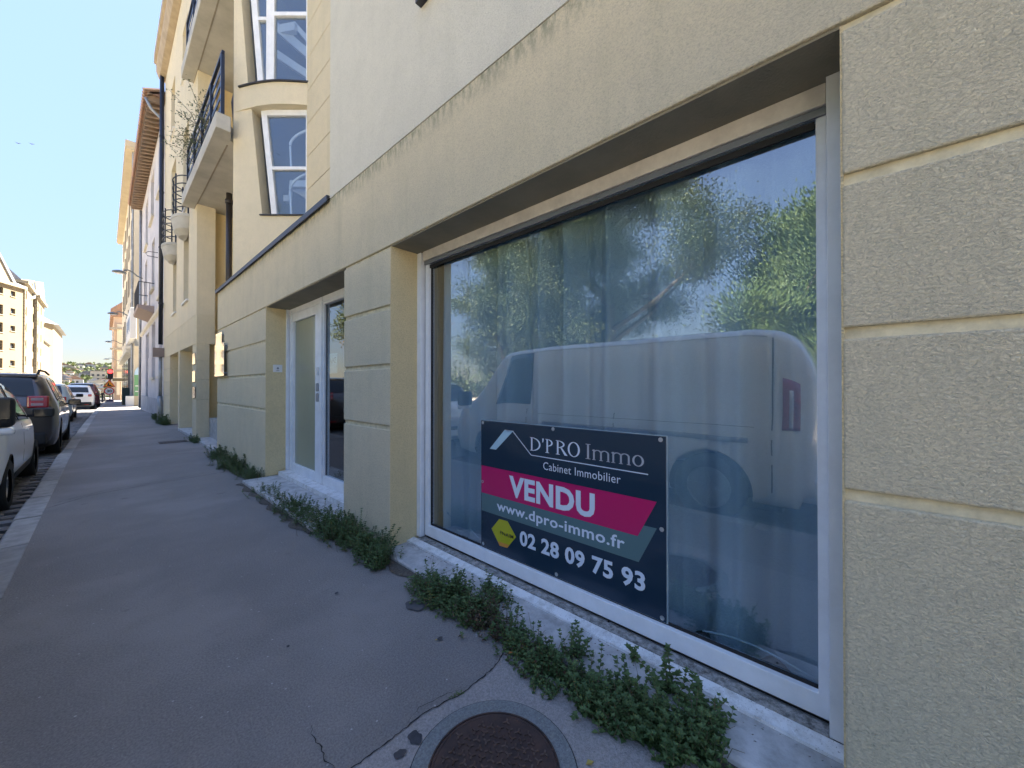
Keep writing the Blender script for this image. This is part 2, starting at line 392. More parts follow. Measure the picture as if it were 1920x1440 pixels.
# tar spots
rs = random.Random(4)
for (x, y, r_) in [(.749, 1.15, .028), (.681, 1.137, .020), (1.124, 1.51, .014), (1.20, 1.84, .06), (.95, 2.3, .012), (.6, 2.0, .009)]:
    m = MB(); m.add([(x + r_ * (.9 + .16 * math.sin(2 * t + x * 40) + .08 * math.sin(5 * t + y * 30) + rs.uniform(-.03, .03)) * math.cos(t), y + r_ * (.9 + .16 * math.sin(2 * t + x * 40) + .08 * math.sin(5 * t + y * 30)) * math.sin(t), .0085) for t in [i * math.pi / 20 for i in range(40)]], [tuple(range(40))])
    m.build('stain', plain('tar_spot', (.055, .055, .06), .9, var=.3, vs=40) if r_ < .03 else plain('damp_spot', (.075, .075, .078), .8), sidewalk)
# opposite kerb
struct(strip(lambda y: -6.62, lambda y: -6.45, .004, .004).build('opposite_kerb', KERB))
# near kerb, stone by stone
kb = bpy.data.objects.new('kerb', None); COL.objects.link(kb); struct(kb); WP['kerb'] = Vector((0, 0, 0))
y = -6.0; rk = random.Random(3)
for _ in range(70):
    L = rk.uniform(.75, 1.15); y1 = y + L - .022; a, b = kx(y), kx(y1); za, zb = gz(y) + rk.uniform(-.003, .006), gz(y1) + rk.uniform(-.003, .006)
    xo = .170 + rk.uniform(-.008, .008)
    ch = .018
    MB().add([(a, y, -.2 + za), (a, y, za), (a - xo + ch, y, za), (a - xo, y, za - ch), (a - xo - .015, y, -.2 + za),
              (b, y1, -.2 + zb), (b, y1, zb), (b - xo + ch, y1, zb), (b - xo, y1, zb - ch), (b - xo - .015, y1, -.2 + zb)],
             [(0, 1, 2, 3, 4), (9, 8, 7, 6, 5), (0, 5, 6, 1), (1, 6, 7, 2), (2, 7, 8, 3), (3, 8, 9, 4), (4, 9, 5, 0)]).build('kerb_stone', KERB, kb, bevel=.006)
    y = y1 + .022
box('kerb_bed', SETTBED, kb, -.56, -.402, -6, 10, -.3, -.03)
MB().add([(kx(yy) - .002, yy, gz(yy) + dz) for yy in (10, 25, 66) for dz in (-.03, -.3)] + [(kx(yy) - .15, yy, gz(yy) + dz) for yy in (10, 25, 66) for dz in (-.03, -.3)],
         [(0, 2, 8, 6), (2, 4, 10, 8)]).build('kerb_bed', SETTBED, kb)
# setts beside the kerb
sbed = struct(strip(lambda y: -2.3, lambda y: kx(y) - .18, -.112, -.112, [3, 5, 10, 15, 20, 25, 30, 36, 40]).build('sett_paving', SETTBED))
def settmesh(seed):
    q = random.Random(seed); m = MB(); a, b, h = .098, .058, .03
    m.add([(-a, -b, -h), (a, -b, -h), (a, b, -h), (-a, b, -h), (-a, -b, h * .6), (a, -b, h * .6), (a, b, h * .6), (-a, b, h * .6),
           (-a * .75, -b * .62, h), (a * .75, -b * .6, h), (a * .72, b * .62, h), (-a * .76, b * .6, h)],
          [(0, 1, 5, 4), (1, 2, 6, 5), (2, 3, 7, 6), (3, 0, 4, 7), (4, 5, 9, 8), (5, 6, 10, 9), (6, 7, 11, 10), (7, 4, 8, 11), (8, 9, 10, 11)])
    m.v = [(x + q.uniform(-.005, .005), y_ + q.uniform(-.005, .005), z + q.uniform(-.003, .003)) for x, y_, z in m.v]
    return m
protos = [settmesh(i) for i in range(6)]; pmesh = [p.mesh('sett', SETT) for p in protos]
rest = MB(); cnt = 0; q = random.Random(5); row = 0; yy = 5.6
while yy < 36:
    xx = kx(yy) - .195 - .1 - (row % 2) * .10
    while xx > -2.2 and not (xx < -1.45 and yy > 14):
        z = gz(yy) - .112 + .012 + q.uniform(-.004, .006)
        if cnt < 296 and xx > -1.1 and yy < 18:
            o = bpy.data.objects.new('sett', pmesh[q.randrange(6)]); COL.objects.link(o); o.parent = sbed
            o.location = Vector((xx, yy, z)) - wpos(sbed); o.rotation_euler = (q.uniform(-.03, .03), q.uniform(-.03, .03), q.uniform(-.05, .05)); cnt += 1
        else:
            p = protos[q.randrange(6)]; rest.add([(a + xx, b + yy, c + z) for a, b, c in p.v], p.f)
        xx -= .208
    yy += .128; row += 1
tag(rest.build('sett', SETT, sbed), kind='stuff')

# ---------------------------------------------------------------- manhole
mh = thing('manhole', 'round rusty cast iron manhole cover in a concrete ring on the pavement', 'manhole cover', (.855, .862, 0))
cx, cy = .855, .862
MB().lathe((cx, cy, 0), [(.215, -.02), (.215, .0105), (.27, .0105), (.27, .004)], 64).build('concrete_ring', CONCR, mh)
MB().lathe((cx, cy, 0), [(.2705, .0085), (.2735, .0085)], 64).build('joint', CRACK, mh)
MB().lathe((cx, cy, 0), [(.2145, .0), (.2145, .014), (.2095, .014), (.2095, .006)], 64).build('iron_frame', RUST, mh)
MB().lathe((cx, cy, 0), [(.2075, -.004), (.2075, .0115), (.200, .0115), (.199, .0095), (0, .0095)], 64).build('lid', RUST, mh)
tr_ = MB(); p = .034
for i in range(-7, 8):
    for j in range(-8, 9):
        x = i * p * 1.0; yv = j * p * .866 ; x += (j % 2) * p / 2
        if math.hypot(x, yv) > .178: continue
        for k in range(3):
            t = R(90 + 120 * k + ((i + j) % 2) * 60); dx, dy = math.cos(t), math.sin(t); w = .0028; L = .0135
            px_, py_ = -dy * w, dx * w
            tr_.prism([(cx + x + px_, cy + yv + py_, .0093), (cx + x - px_, cy + yv - py_, .0093), (cx + x - px_ + dx * L, cy + yv - py_ + dy * L, .0093), (cx + x + px_ + dx * L, cy + yv + py_ + dy * L, .0093)], (0, 0, .0045))
tag(tr_.build('tread', plain('worn_iron', (.15, .105, .085), .5, .5, col2=(.08, .05, .04), vs=25), mh), kind='stuff')
MB().box(cx - .012, cx + .012, cy - .035, cy + .0, .0094, .0155).build('lift_slot', BLACKRUB, mh)
# drain grate further on
dg = thing('drain_grate', 'small dark iron drain grate set flat in the pavement near the second entrance', 'grate', (1.05, 11.3, 0))
box('frame', RUST, dg, .82, 1.30, 11.1, 11.5, -.01, .006)
for k in range(8): box('bar', BLACKRUB, dg, .85 + k * .055, .875 + k * .055, 11.13, 11.47, .006, .010)

# ================================================================= apartment block (near)
XF = 1.458
AB = thing('apartment_block', 'near olive beige rendered apartment block with shop window, diagonal stair windows and balconies', 'building', (4, 4, 0))
GR = [.935, 1.405, 1.855]
def courses(y0, y1, x=XF, ztop=2.300, zb=0, back=.016, ys=None, mat=None, xin=None):
    """render panels divided by recessed grooves, each its own part"""
    mat = mat or ST_GREEN
    zs = [zb] + GR + [ztop + .012]
    for i in range(4):
        a = zs[i] + (.017 if i else 0); b = zs[i + 1] - .017
        MB().box(x, x + back + .001, y0, y1, a, b).build('render_panel', mat, AB, bevel=.006, seg=2)
    return
# right pier, left pier, end pier : core (groove colour) + panels
for (y0, y1) in ((-12, .022), (2.585, 3.388), (5.812, 8.95)):
    box('pier', ST_GROOVE, AB, XF + .016, 1.79, y0 + .003, y1 - .003, 0, 2.32)
    courses(y0, y1)
# reveal skins (yellower paint) on the jamb sides
box('reveal', ST_YEL, AB, XF + .004, 1.78, 2.579, 2.588, .03, 2.312)
box('reveal', ST_YEL, AB, XF + .004, 1.78, 5.806, 5.815, .05, 2.312)
box('reveal', ST_YEL, AB, XF + .004, 1.66, .019, .026, .03, 2.312)
# lintel band and soffit
MB().box(XF, 1.79, -12, 8.95, 2.322, 3.052).build('lintel_band', ST_BAND, AB, bevel=.006)
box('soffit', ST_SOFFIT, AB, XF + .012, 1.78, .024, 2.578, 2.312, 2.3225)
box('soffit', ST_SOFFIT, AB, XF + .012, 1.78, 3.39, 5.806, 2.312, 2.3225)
# upper pale wall with a window high up
m = holewall(XF - .004, 1.79, -12, 3.70, 3.0525, 7.3, [(.75, 2.05, 3.90, 5.6)])
m.build('upper_wall', ST_LIGHT, AB)
box('window_sill', DARKMET, AB, XF - .05, 1.70, .70, 2.175, 3.84, 3.868)
wf = holewall(1.66, 1.72, .75, 2.05, 3.90, 5.6, [(.82, 1.37, 3.97, 5.53), (1.43, 1.98, 3.97, 5.53)]).build('window', WHITE, AB)
box('pane', GLASS_FAR, wf, 1.685, 1.695, .82, 1.98, 3.97, 5.53)
# return wall + set back groove wall
box('return_wall', ST_LIGHT, AB, 1.79, 2.70, 3.40, 3.70, 3.05, 7.25)
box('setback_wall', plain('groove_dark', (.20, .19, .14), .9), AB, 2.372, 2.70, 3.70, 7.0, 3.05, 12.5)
zz = 2.93
while zz < 11.6:
    MB().box(2.36, 2.373, 3.70, 7.0, zz + .006, zz + .567).build('render_panel', ST_GREEN, AB, bevel=.004)
    zz += .574
# terrace deck and coping
box('terrace_slab', DARKMET, AB, 1.79, 4.2, 3.70, 8.95, 2.9, 3.03)
MB().box(XF - .035, 1.80, 3.70, 8.99, 3.054, 3.078).box(XF - .035, XF - .022, 3.70, 8.99, 3.02, 3.054).build('coping', DARKMET, AB)
# core masses (rooms behind are left open)
MB().box(4.6, 12, -12, 3.69, 0, 7.2).box(4.6, 12, 3.69, 18.5, 0, 12.2).box(1.79, 4.6, -12, -1.0, 0, 7.2).box(1.79, 4.6, -1.0, 3.39, 3.06, 7.2).box(2.70, 4.6, 3.39, 6.9, 3.06, 12.4).box(1.80, 4.6, 12.2, 18.4, 3.0, 12.2).build('core', ST_UP, AB)
# ------- shop room
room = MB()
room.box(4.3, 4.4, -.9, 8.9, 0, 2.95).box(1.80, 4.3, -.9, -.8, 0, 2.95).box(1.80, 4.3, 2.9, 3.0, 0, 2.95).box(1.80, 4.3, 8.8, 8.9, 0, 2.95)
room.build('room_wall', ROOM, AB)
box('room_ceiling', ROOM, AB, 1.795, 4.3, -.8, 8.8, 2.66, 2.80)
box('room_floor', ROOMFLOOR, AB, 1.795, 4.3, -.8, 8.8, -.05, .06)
# ------- diagonal stair window wall (local frame: s along wall from A, t outward, z)
A = Vector((2.36, 7.01)); B = Vector((1.50, 7.95)); ds = (B - A).normalized(); dn = Vector((-ds.y, ds.x))
if dn.dot(Vector((-1, -1))) < 0: dn = -dn
def D(s_, t, z): p = A + ds * s_ + dn * t; return (p.x, p.y, z)
LB = (A - B).length
# wall as polygons around tapered openings (left edge s grows with z)
def sL(z): return .765 + (z - 4.22) * .105 if z < 6.2 else .985 + (z - 6.38) * .085
def dprism(pts, t0, t1): return MB().prism([D(s_, t1, z) for s_, z in pts], tuple(dn.to_3d() * (t0 - t1)))
def dbuild(pts, t0, t1, name, mat, par=None, bevel=0):
    return dprism(pts, t0, t1).build(name, mat, par or AB, bevel=bevel)
dbuild([(-.5, 3.03), (LB, 3.03), (LB, 4.215), (-.5, 4.215)], -.22, 0, 'stair_wall', ST_UP)
dbuild([(sL(4.215), 4.215), (LB, 4.215), (LB, 6.10), (sL(6.10), 6.10)], -.22, 0, 'stair_wall', ST_UP)
dbuild([(1.01, 6.36), (LB, 6.36), (LB, 9.30), (1.25, 9.30)], -.22, 0, 'stair_wall', ST_UP)
dbuild([(-.5, 9.30), (LB, 9.30), (LB, 12.5), (-.5, 12.5)], -.22, 0, 'stair_wall', ST_UP)
# bowed band between the windows
m = MB(); N = 14; top = []; bot = []
for i in range(N + 1):
    s_ = -.2 + (LB + .2) * i / N; tt = .05 * math.sin(math.pi * min(1, max(0, i / N))) + .0
    drop = .10 * max(0, (s_ - .45) / .8) ** 1.6
    top.append((s_, tt, 6.40 + .12 - drop)); bot.append((s_, tt, 6.02 + .12 - drop * 1.1))
for i in range(N + 1):
    s_, t, z1 = top[i]; z0 = bot[i][2]
    m.v += [D(s_, t, z1), D(s_, t, z0), D(s_, -.22, z0), D(s_, -.22, z1)]
for i in range(N):
    a = 4 * i; b = a + 4
    m.f += [(a, a + 1, b + 1, b), (a + 1, a + 2, b + 2, b + 1), (a + 2, a + 3, b + 3, b + 2), (a + 3, a, b, b + 3)]
m.f += [(0, 3, 2, 1), (4 * N, 4 * N + 1, 4 * N + 2, 4 * N + 3)]
m.build('bow_band', ST_UP, AB)
m = MB()
for i in range(N + 1):
    s_, t, z1 = top[i]
    m.v += [D(s_, t + .035, z1 + .002), D(s_, t + .035, z1 + .022), D(s_, -.14, z1 + .022), D(s_, -.14, z1 + .002)]
m.f = [q_ for i in range(N - 1) for q_ in [(4 * i, 4 * i + 4, 4 * i + 5, 4 * i + 1), (4 * i + 1, 4 * i + 5, 4 * i + 6, 4 * i + 2), (4 * i, 4 * i + 3, 4 * i + 7, 4 * i + 4)]] + [(4 * N - 4, 4 * N - 3, 4 * N - 2, 4 * N - 1)]
m.build('window_sill', DARKMET, AB)
dbuild([(-.1, 4.217), (.80, 4.217), (.80, 4.237), (-.1, 4.237)], -.10, .03, 'window_sill', DARKMET)
# frames
def dframe(name, outer, inners, t0, t1, par):
    """outer quad and rails given as polygons"""
    o = None; m = MB()
    for pts in inners:
        q_ = dprism(pts, t0, t1); m.add(q_.v, q_.f)
    return m.build(name, WHITE, par, bevel=.004)
TW = -.075
z0, z1 = 4.24, 6.13
def eL(z, off=0): return sL(z) - .115 - off
low = dframe('window', None, [
    [(eL(z0), z0), (eL(z1), z1), (eL(z1) - .095, z1), (eL(z0) - .095, z0)],
    [(-.3, 6.03), (-.3, 6.13), (eL(z1) - .095, 6.13), (eL(6.03) - .095, 6.03)],
    [(-.3, z0), (-.3, z0 + .03), (eL(z0) - .095, z0 + .03), (eL(z0) - .095, z0)],
    [(-.3, 5.07), (-.3, 5.125), (eL(5.1) - .095, 5.125), (eL(5.1) - .095, 5.07)],
    [(.02, z0 + .03), (.02, 5.07), (.055, 5.07), (.055, z0 + .03)], [(.02, 5.125), (.02, 6.03), (.055, 6.03), (.055, 5.125)]], TW - .07, TW, AB)
dbuild([(-.3, z0), (eL(z0) - .05, z0), (eL(z1) - .05, z1), (-.3, z1)], TW - .045, TW - .04, 'pane', GLASS_UP, low)
y0_, y1_ = 6.44, 9.30
def eU(z): return .985 + (z - 6.45) * .085 - .09
upw = dframe('window', None, [
    [(eU(y0_), y0_), (eU(y1_), y1_), (eU(y1_) - .10, y1_), (eU(y0_) - .10, y0_)],
    [(.62, y0_), (.62, y1_), (.76, y1_), (.76, y0_)],
    [(-.3, y0_), (-.3, y0_ + .05), (.62, y0_ + .05), (.62, y0_)],
    [(-.3, 7.80), (-.3, 7.87), (.62, 7.87), (.62, 7.80)],
    [(.76, 7.72), (.76, 7.78), (eU(7.75) - .1, 7.78), (eU(7.75) - .1, 7.72)],
    [(.02, y0_ + .05), (.02, 7.80), (.055, 7.80), (.055, y0_ + .05)], [(.02, 7.87), (.02, y1_), (.055, y1_), (.055, 7.87)]], TW - .07, TW, AB)
dbuild([(-.3, y0_), (eU(y0_) - .05, y0_), (eU(y1_) - .05, y1_), (-.3, y1_)], TW - .045, TW - .04, 'pane', GLASS_UP, upw)
# stair hall behind: back walls, flights and curved handrails
hall = MB()
for z in (9.25, 12.4): hall.prism([D(-.5, -.25, z), D(1.2, -.25, z), D(1.2, -2.4, z), D(-.5, -2.4, z)], (0, 0, .1))
hall.prism([D(-.6, -2.4, 3.1), D(1.3, -2.4, 3.1), D(1.3, -2.5, 3.1), D(-.6, -2.5, 3.1)], (0, 0, 9))
hall.prism([D(1.20, -.23, 3.1), D(1.26, -.23, 3.1), D(1.26, -2.4, 3.1), D(1.20, -2.4, 3.1)], (0, 0, 9))
hall.build('stair_hall', plain('hall_wall', (.42, .47, .55), .8), AB)
STW = plain('stair_white', (.75, .76, .78), .5)
def beam(a, b, w=.09, d=.1):     # (s,t,z)
    kz = .85 if a[2] > 6 else .68
    a = (a[0] - .58 * a[1], a[1], a[2] - kz * a[1]); b = (b[0] - .58 * b[1], b[1], b[2] - kz * b[1])
    p, q_ = Vector(D(*a)), Vector(D(*b)); n2 = Vector((0, 0, 1)); k = dn.to_3d() * d
    return MB().prism([p, q_, q_ + n2 * w, p + n2 * w], tuple(k * -1))
for a, b, w in [((.55, -.7, 7.5), (-.35, -1.0, 6.75), .20), ((.55, -.7, 7.0), (-.35, -1.0, 6.40), .16), ((.5, -.7, 7.5), (.22, -.7, 7.55), .16), ((.22, -.8, 7.6), (-.3, -.8, 7.0), .14),
                ((.42, -.6, 4.36), (.32, -.6, 4.36), .12), ((.32, -.6, 4.36), (.30, -.6, 4.62), .13), ((.30, -.6, 4.64), (-.2, -.6, 4.64), .12), ((.28, -.8, 4.55), (-.3, -.9, 4.2), .2)]:
    beam(a, b, w).build('stair_beam', STW, AB)
for (zc, r_) in ((5.42, .62), (4.62, .62)):
    MB().tube([D(.46 - r_ * (1 - math.cos(t)) * 1.2, -.30, zc + .2 + r_ * .55 * math.sin(t) + .02) for t in [R(a) for a in range(0, 95, 8)]], .022, 6).build('handrail', STW, AB)
    MB().tube([D(.46, -.30, zc + .2), D(.44, -.30, zc - .25)], .018, 6).build('rail_post', STW, AB)

# ------- balconies and loggia
def balcony(zs, yN, yFar, xo, name='balcony'):
    o = MB().prism([(xo, yN, zs), (1.425, yN, zs), (1.475, 8.01, zs), (3.15, 9.82, zs), (4.5, 9.82, zs), (4.5, yFar, zs), (xo, yFar, zs)], (0, 0, .262)).build(name, ST_BALC, AB, bevel=.01)
    box('drip_joint', STONE_SH, o, XF - .012, XF + .012, yN + .45, yFar - .02, zs - .004, zs + .0)
    rl = MB(); xr = xo + .095; zb = zs + .262
    rl.box(xr - .015, xr + .025, yN + .03, yFar - .1, zb + 1.045, zb + 1.085)
    rl.build('handrail', NAVY, o)
    for k in range(4):
        box('rail', NAVY, o, xr, xr + .012, yN + .08, yFar - .1, zb + .16 + k * .22, zb + .24 + k * .22)
    for k in range(5):
        yp = yN + .05 + k * (yFar - yN - .2) / 4
        box('rail_post', NAVY, o, xr - .02, xr + .03, yp, yp + .05, zb, zb + 1.05)
    return o
balcony(5.538, 7.74, 11.75, 1.223)
balcony(8.70, 7.74, 11.95, 1.223)
# loggia walls
box('loggia_wall', ST_YEL, AB, 1.705, 4.5, 11.62, 12.0, 0, 12.3)
box('loggia_back', ST_YEL, AB, 3.3, 3.5, 8.95, 11.62, 0, 12.3)
dbuild([(LB, 3.08), (LB + .0, 12.5), (LB + .0, 12.5)], -.2, 0, 'wall_edge', ST_UP) if False else None
MB().prism([D(LB, 0, 3.08), D(LB, -.22, 3.08), (3.2, 9.9, 3.08), (3.2, 9.6, 3.08)], (0, 0, 9.4)).build('stair_side_wall', ST_UP, AB)
MB().tube([(1.80, 9.9, 2.2), (1.80, 9.9, 5.40)], .055, 10).tube([(1.80, 9.9, 5.18), (1.80, 9.9, 5.26)], .075, 10).build('downpipe', DARKBROWN, AB, smooth=True)
# ------- second entrance part, Y 11.35..18.5
for (y0, y1) in ((11.35, 11.92), (16.62, 18.45)):
    box('pier', ST_GROOVE, AB, XF + .012, 1.70, y0 + .012, y1, 0, 2.28)
    zs = [0] + GR + [2.262]
    for i in range(4): MB().box(XF, 1.701, y0, y1 + .002, zs[i] + (.012 if i else 0), zs[i + 1] - .012).build('render_panel', ST_GREEN, AB, bevel=.004)
    if y0 < 12:
        zs2 = [0] + GR + [2.262, 2.9, 3.4, 3.86, 4.3, 4.75, 5.2]
box('column', ST_GREEN, AB, XF, 1.78, 14.26, 14.52, 0, 2.262)
box('door_wall', ST_YEL, AB, 1.78, 1.9, 11.92, 16.62, 0, 2.262)
box('door', PLASTIC_W, AB, 1.755, 1.785, 12.3, 13.3, .08, 2.15)
MB().box(XF, 1.80, 11.35, 18.45, 2.264, 2.957).build('lintel_band', ST_GREEN, AB, bevel=.004)
slits = [(12.60, 13.50, 3.50, 5.36), (15.0, 15.82, 3.50, 5.25), (15.25, 16.4, 6.70, 8.28), (15.6, 16.55, 9.35, 11.0), (13.0, 13.95, 9.8, 11.2), (12.7, 13.7, 6.0, 8.2)]
holewall(XF - .003, 1.80, 11.35, 18.45, 2.9575, 12.35, slits).build('upper_wall', ST_UP, AB)
for (a, b, c, d) in slits:
    w = holewall(1.62, 1.66, a, b, c, d, [(a + .06, b - .06, c + .06, d - .06)]).build('window', WHITE, AB)
    box('pane', GLASS_FAR, w, 1.635, 1.645, a + .06, b - .06, c + .06, d - .06)
    box('window_sill', PLASTIC_W, AB, XF - .05, 1.62, a - .03, b + .03, c - .045, c - .002)
# round corner balconies
for (yc, zt) in ((13.05, 5.66), (15.5, 5.56)):
    KX = .55
    m = MB().lathe((0, 0, 0), [(.02, -.52), (.28, -.48), (.46, -.35), (.54, -.08), (.56, -.07), (.56, 0), (0, 0)], 24, 'z', R(90), R(270))
    m.v = [(XF + a_ * KX, yc + b__, zt + c_) for a_, b__, c_ in m.v]
    o = m.build('small_balcony', ST_BALC, AB, smooth=False)
    P_ = lambda t, h: (XF - .50 * KX * math.sin(R(t)), yc + .50 * math.cos(R(t)), zt + h)
    for k in range(5): MB().tube([P_(t, .18 + k * .2) for t in range(0, 181, 15)], .014, 6).build('rail', NAVY, o)
    for t in (5, 60, 120, 175): MB().tube([P_(t, 0), P_(t, 1.05)], .018, 6).build('rail_post', NAVY, o)
# cornice
MB().prism([(XF - .003, 7.9, 12.36), (XF - .16, 7.9, 12.40), (XF - .24, 7.9, 12.62), (XF - .24, 7.9, 12.86), (XF - .30, 7.9, 12.9), (XF - .30, 7.9, 13.2), (4, 7.9, 13.2), (4, 7.9, 12.36)], (0, 10.65, 0)).build('cornice', plain('cornice_stone', (.42, .34, .24), .9, var=.25, vs=3), AB)
# navy downpipe, cable box, lower pipe
MB().tube([(1.36, 18.30, 12.7), (1.36, 18.30, 2.75)], .062, 12).build('downpipe', NAVY, AB, smooth=True)
MB().tube([(1.36, 18.30, 2.3), (1.36, 18.30, .9)], .05, 12).tube([(1.35, 18.30, .9), (1.35, 18.30, .02)], .075, 12).build('lower_pipe', ZINC, AB, smooth=True)
for zc in (4.2, 6.2, 8.2, 10.2): MB().tube([(1.36, 18.30, zc), (1.36, 18.30, zc + .05)], .075, 10).build('pipe_clamp', NAVY, AB)
box('meter_box', plain('brown_box', (.24, .19, .17), .7), AB, 1.16, 1.455, 18.2, 18.42, 2.30, 2.62)
# plinth bits in the recess
box('plinth', LEDGE, AB, 1.70, 1.85, 10.3, 11.34, 0, .50)
MB().box(1.42, 2.2, 8.97, 11.34, -.03, .05).build('doorstep', LEDGE, AB, bevel=.01)
MB().box(1.43, 1.80, 11.93, 14.25, -.03, .06).build('doorstep', LEDGE, AB, bevel=.01)

# ------- the big shop window
WIN = holewall(1.718, 1.775, .066, 2.505, .078, 2.312, [(.067 + .03, 2.462, .160, 2.215)]).build('window', WHITE, AB, bevel=.003)
box('pane', GLASS, WIN, 1.748, 1.754, .09, 2.468, .155, 2.22)
MB().box(1.742, 1.7475, .067, 2.462, .160, .174).box(1.742, 1.7475, 2.448, 2.462, .174, 2.20).box(1.742, 1.7475, .067, 2.462, 2.190, 2.205).build('gasket', BLACKRUB, WIN)
box('spacer_bar', plain('spacer', (.42, .50, .50), .4, .4), WIN, 1.760, 1.7635, 2.425, 2.433, .19, 2.19)
box('inner_frame', GREYRUB, WIN, 1.756, 1.774, 2.400, 2.462, .175, 2.19)
MB().box(1.704, 1.7175, .067, 2.50, 2.208, 2.236).build('blind_rail', GREYMET, WIN, bevel=.003)
box('blind_slot', BLACKRUB, WIN, 1.728, 1.74, .10, 2.46, 2.182, 2.207)
MB().box(1.694, 1.7175, .067, 2.505, 2.238, 2.3115).build('head_rail', plain('head_rail_paint', (.62, .58, .52), .6, var=.2, vs=12), WIN, bevel=.003)
MB().box(1.665, 1.74, -.03, .0655, .060, 2.3115).build('post', WHITE, WIN, bevel=.002)
MB().box(1.690, 1.745, 2.528, 2.5785, .060, 2.3115).build('post', WHITE, WIN, bevel=.002)
box('shadow_gap', BLACKRUB, WIN, 1.732, 1.76, 2.506, 2.527, .06, 2.31)
MB().box(1.662, 1.7175, .067, 2.505, .045, .0655).build('track', GRIME, WIN, bevel=.002)
MB().prism([(1.6615, .024, .060), (1.612, .024, .052), (1.60, .024, .053), (1.60, .024, .028), (1.610, .024, .026), (1.6615, .024, .036)], (0, 2.552, 0)).build('sill', WDIRT, WIN)
# stone ledge under it, three slabs, with joints
ry = random.Random(2)
for (a, b, dz) in ((.022, .93, 0), (.94, 1.96, .003), (1.972, 2.578, -.002)):
    MB().add([(1.392, a, -.03), (1.392, a, .030 + dz), (1.41, a, .038 + dz), (1.76, a, .044 + dz), (1.76, a, -.03), (1.398, b, -.03), (1.398, b, .030 + dz), (1.415, b, .038 + dz), (1.76, b, .044 + dz), (1.76, b, -.03)],
             [(0, 1, 2, 3, 4), (9, 8, 7, 6, 5), (0, 5, 6, 1), (1, 6, 7, 2), (2, 7, 8, 3), (3, 8, 9, 4), (4, 9, 5, 0)]).build('ledge_stone', LEDGE, AB, bevel=.004)
# curtains inside
def curtain(y0, y1, x, label, seed):
    q_ = random.Random(seed); m = MB(); n = int((y1 - y0) / .012); ph = 0; zs = [.067, .5, 1.2, 2.0, 2.30]
    folds = []; f = 0
    for i in range(n + 1):
        f += .012 / q_.uniform(.11, .22) if i else 0
        t = f * 2 * math.pi * .52
        folds.append(.045 * math.sin(t) + .016 * math.sin(t * 2.3 + 1) + .010 * math.sin(t * .37))
    for k, z in enumerate(zs):
        for i in range(n + 1):
            m.v.append((x + folds[i] * (1.5 - .12 * k) + .006 * math.sin(i * .21 + k), y0 + (y1 - y0) * i / n + .006 * math.sin(k * 2 + i * .05), z))
    w = n + 1
    for k in range(len(zs) - 1):
        for i in range(n): a = k * w + i; m.f.append((a, a + 1, a + w + 1, a + w))
    o = m.build('curtain', CURT, None, smooth=True)
    tag(o, label, 'curtain', 'curtains behind the shop window'); return o
curtain(1.235, 2.42, 1.885, 'pale grey pleated curtain behind the left half of the big shop window', 1)
curtain(-.15, 1.27, 1.90, 'pale grey pleated curtain behind the right half of the big shop window', 5)
cb = MB().tube([(1.80, 2.20 - .012 * i, .17 + .04 * math.exp(-((i - 12) / 5) ** 2)) for i in range(40)], .004, 6).tube([(1.80, .5 - .012 * i, .165 + .025 * math.sin(i * .11)) for i in range(34)], .004, 6).build('cable', PLASTIC_W, None, smooth=True)
tag(cb, 'thin pale cable lying inside along the foot of the shop window', 'cable')

# ------- the glazed door
DR = holewall(1.735, 1.80, 3.388, 5.76, .10, 2.3115, [(4.84, 5.63, .205, 2.13), (3.45, 4.575, .205, 2.215)]).build('glazed_door', WHITE, AB, bevel=.004)
box('frosted_pane', FROST, DR, 1.765, 1.771, 4.84, 5.63, .205, 2.13)
box('clear_pane', GLASS, DR, 1.765, 1.771, 3.45, 4.575, .205, 2.215)
MB().box(1.715, 1.734, 4.60, 4.66, .11, 2.30).box(1.722, 1.734, 5.66, 5.70, .14, 2.28).box(1.722, 1.734, 3.39, 5.75, 2.235, 2.25).build('door_trim', WHITE, DR, bevel=.003)
MB().box(1.757, 1.764, 4.555, 4.574, .21, 2.21).box(1.757, 1.764, 4.845, 4.855, .21, 2.12).build('gasket', GREYRUB, DR)
box('post', WHITE, DR, 1.70, 1.76, 5.775, 5.805, .08, 2.3115)
box('shadow_gap', BLACKRUB, DR, 1.74, 1.78, 5.7605, 5.775, .10, 2.31)
for zc in (1.43, 1.24, 1.12):
    MB().box(1.690, 1.716, 4.66, 4.70, zc - .05, zc + .05).build('lock', PLASTIC_W if zc > 1.3 else ZINC, DR, bevel=.008)
MB().box(1.20, 1.80, 3.392, 5.80, -.03, .045).build('doorstep', LEDGE, AB, bevel=.012)
box('threshold', WDIRT, DR, 1.60, 1.81, 3.392, 5.76, .046, .099)

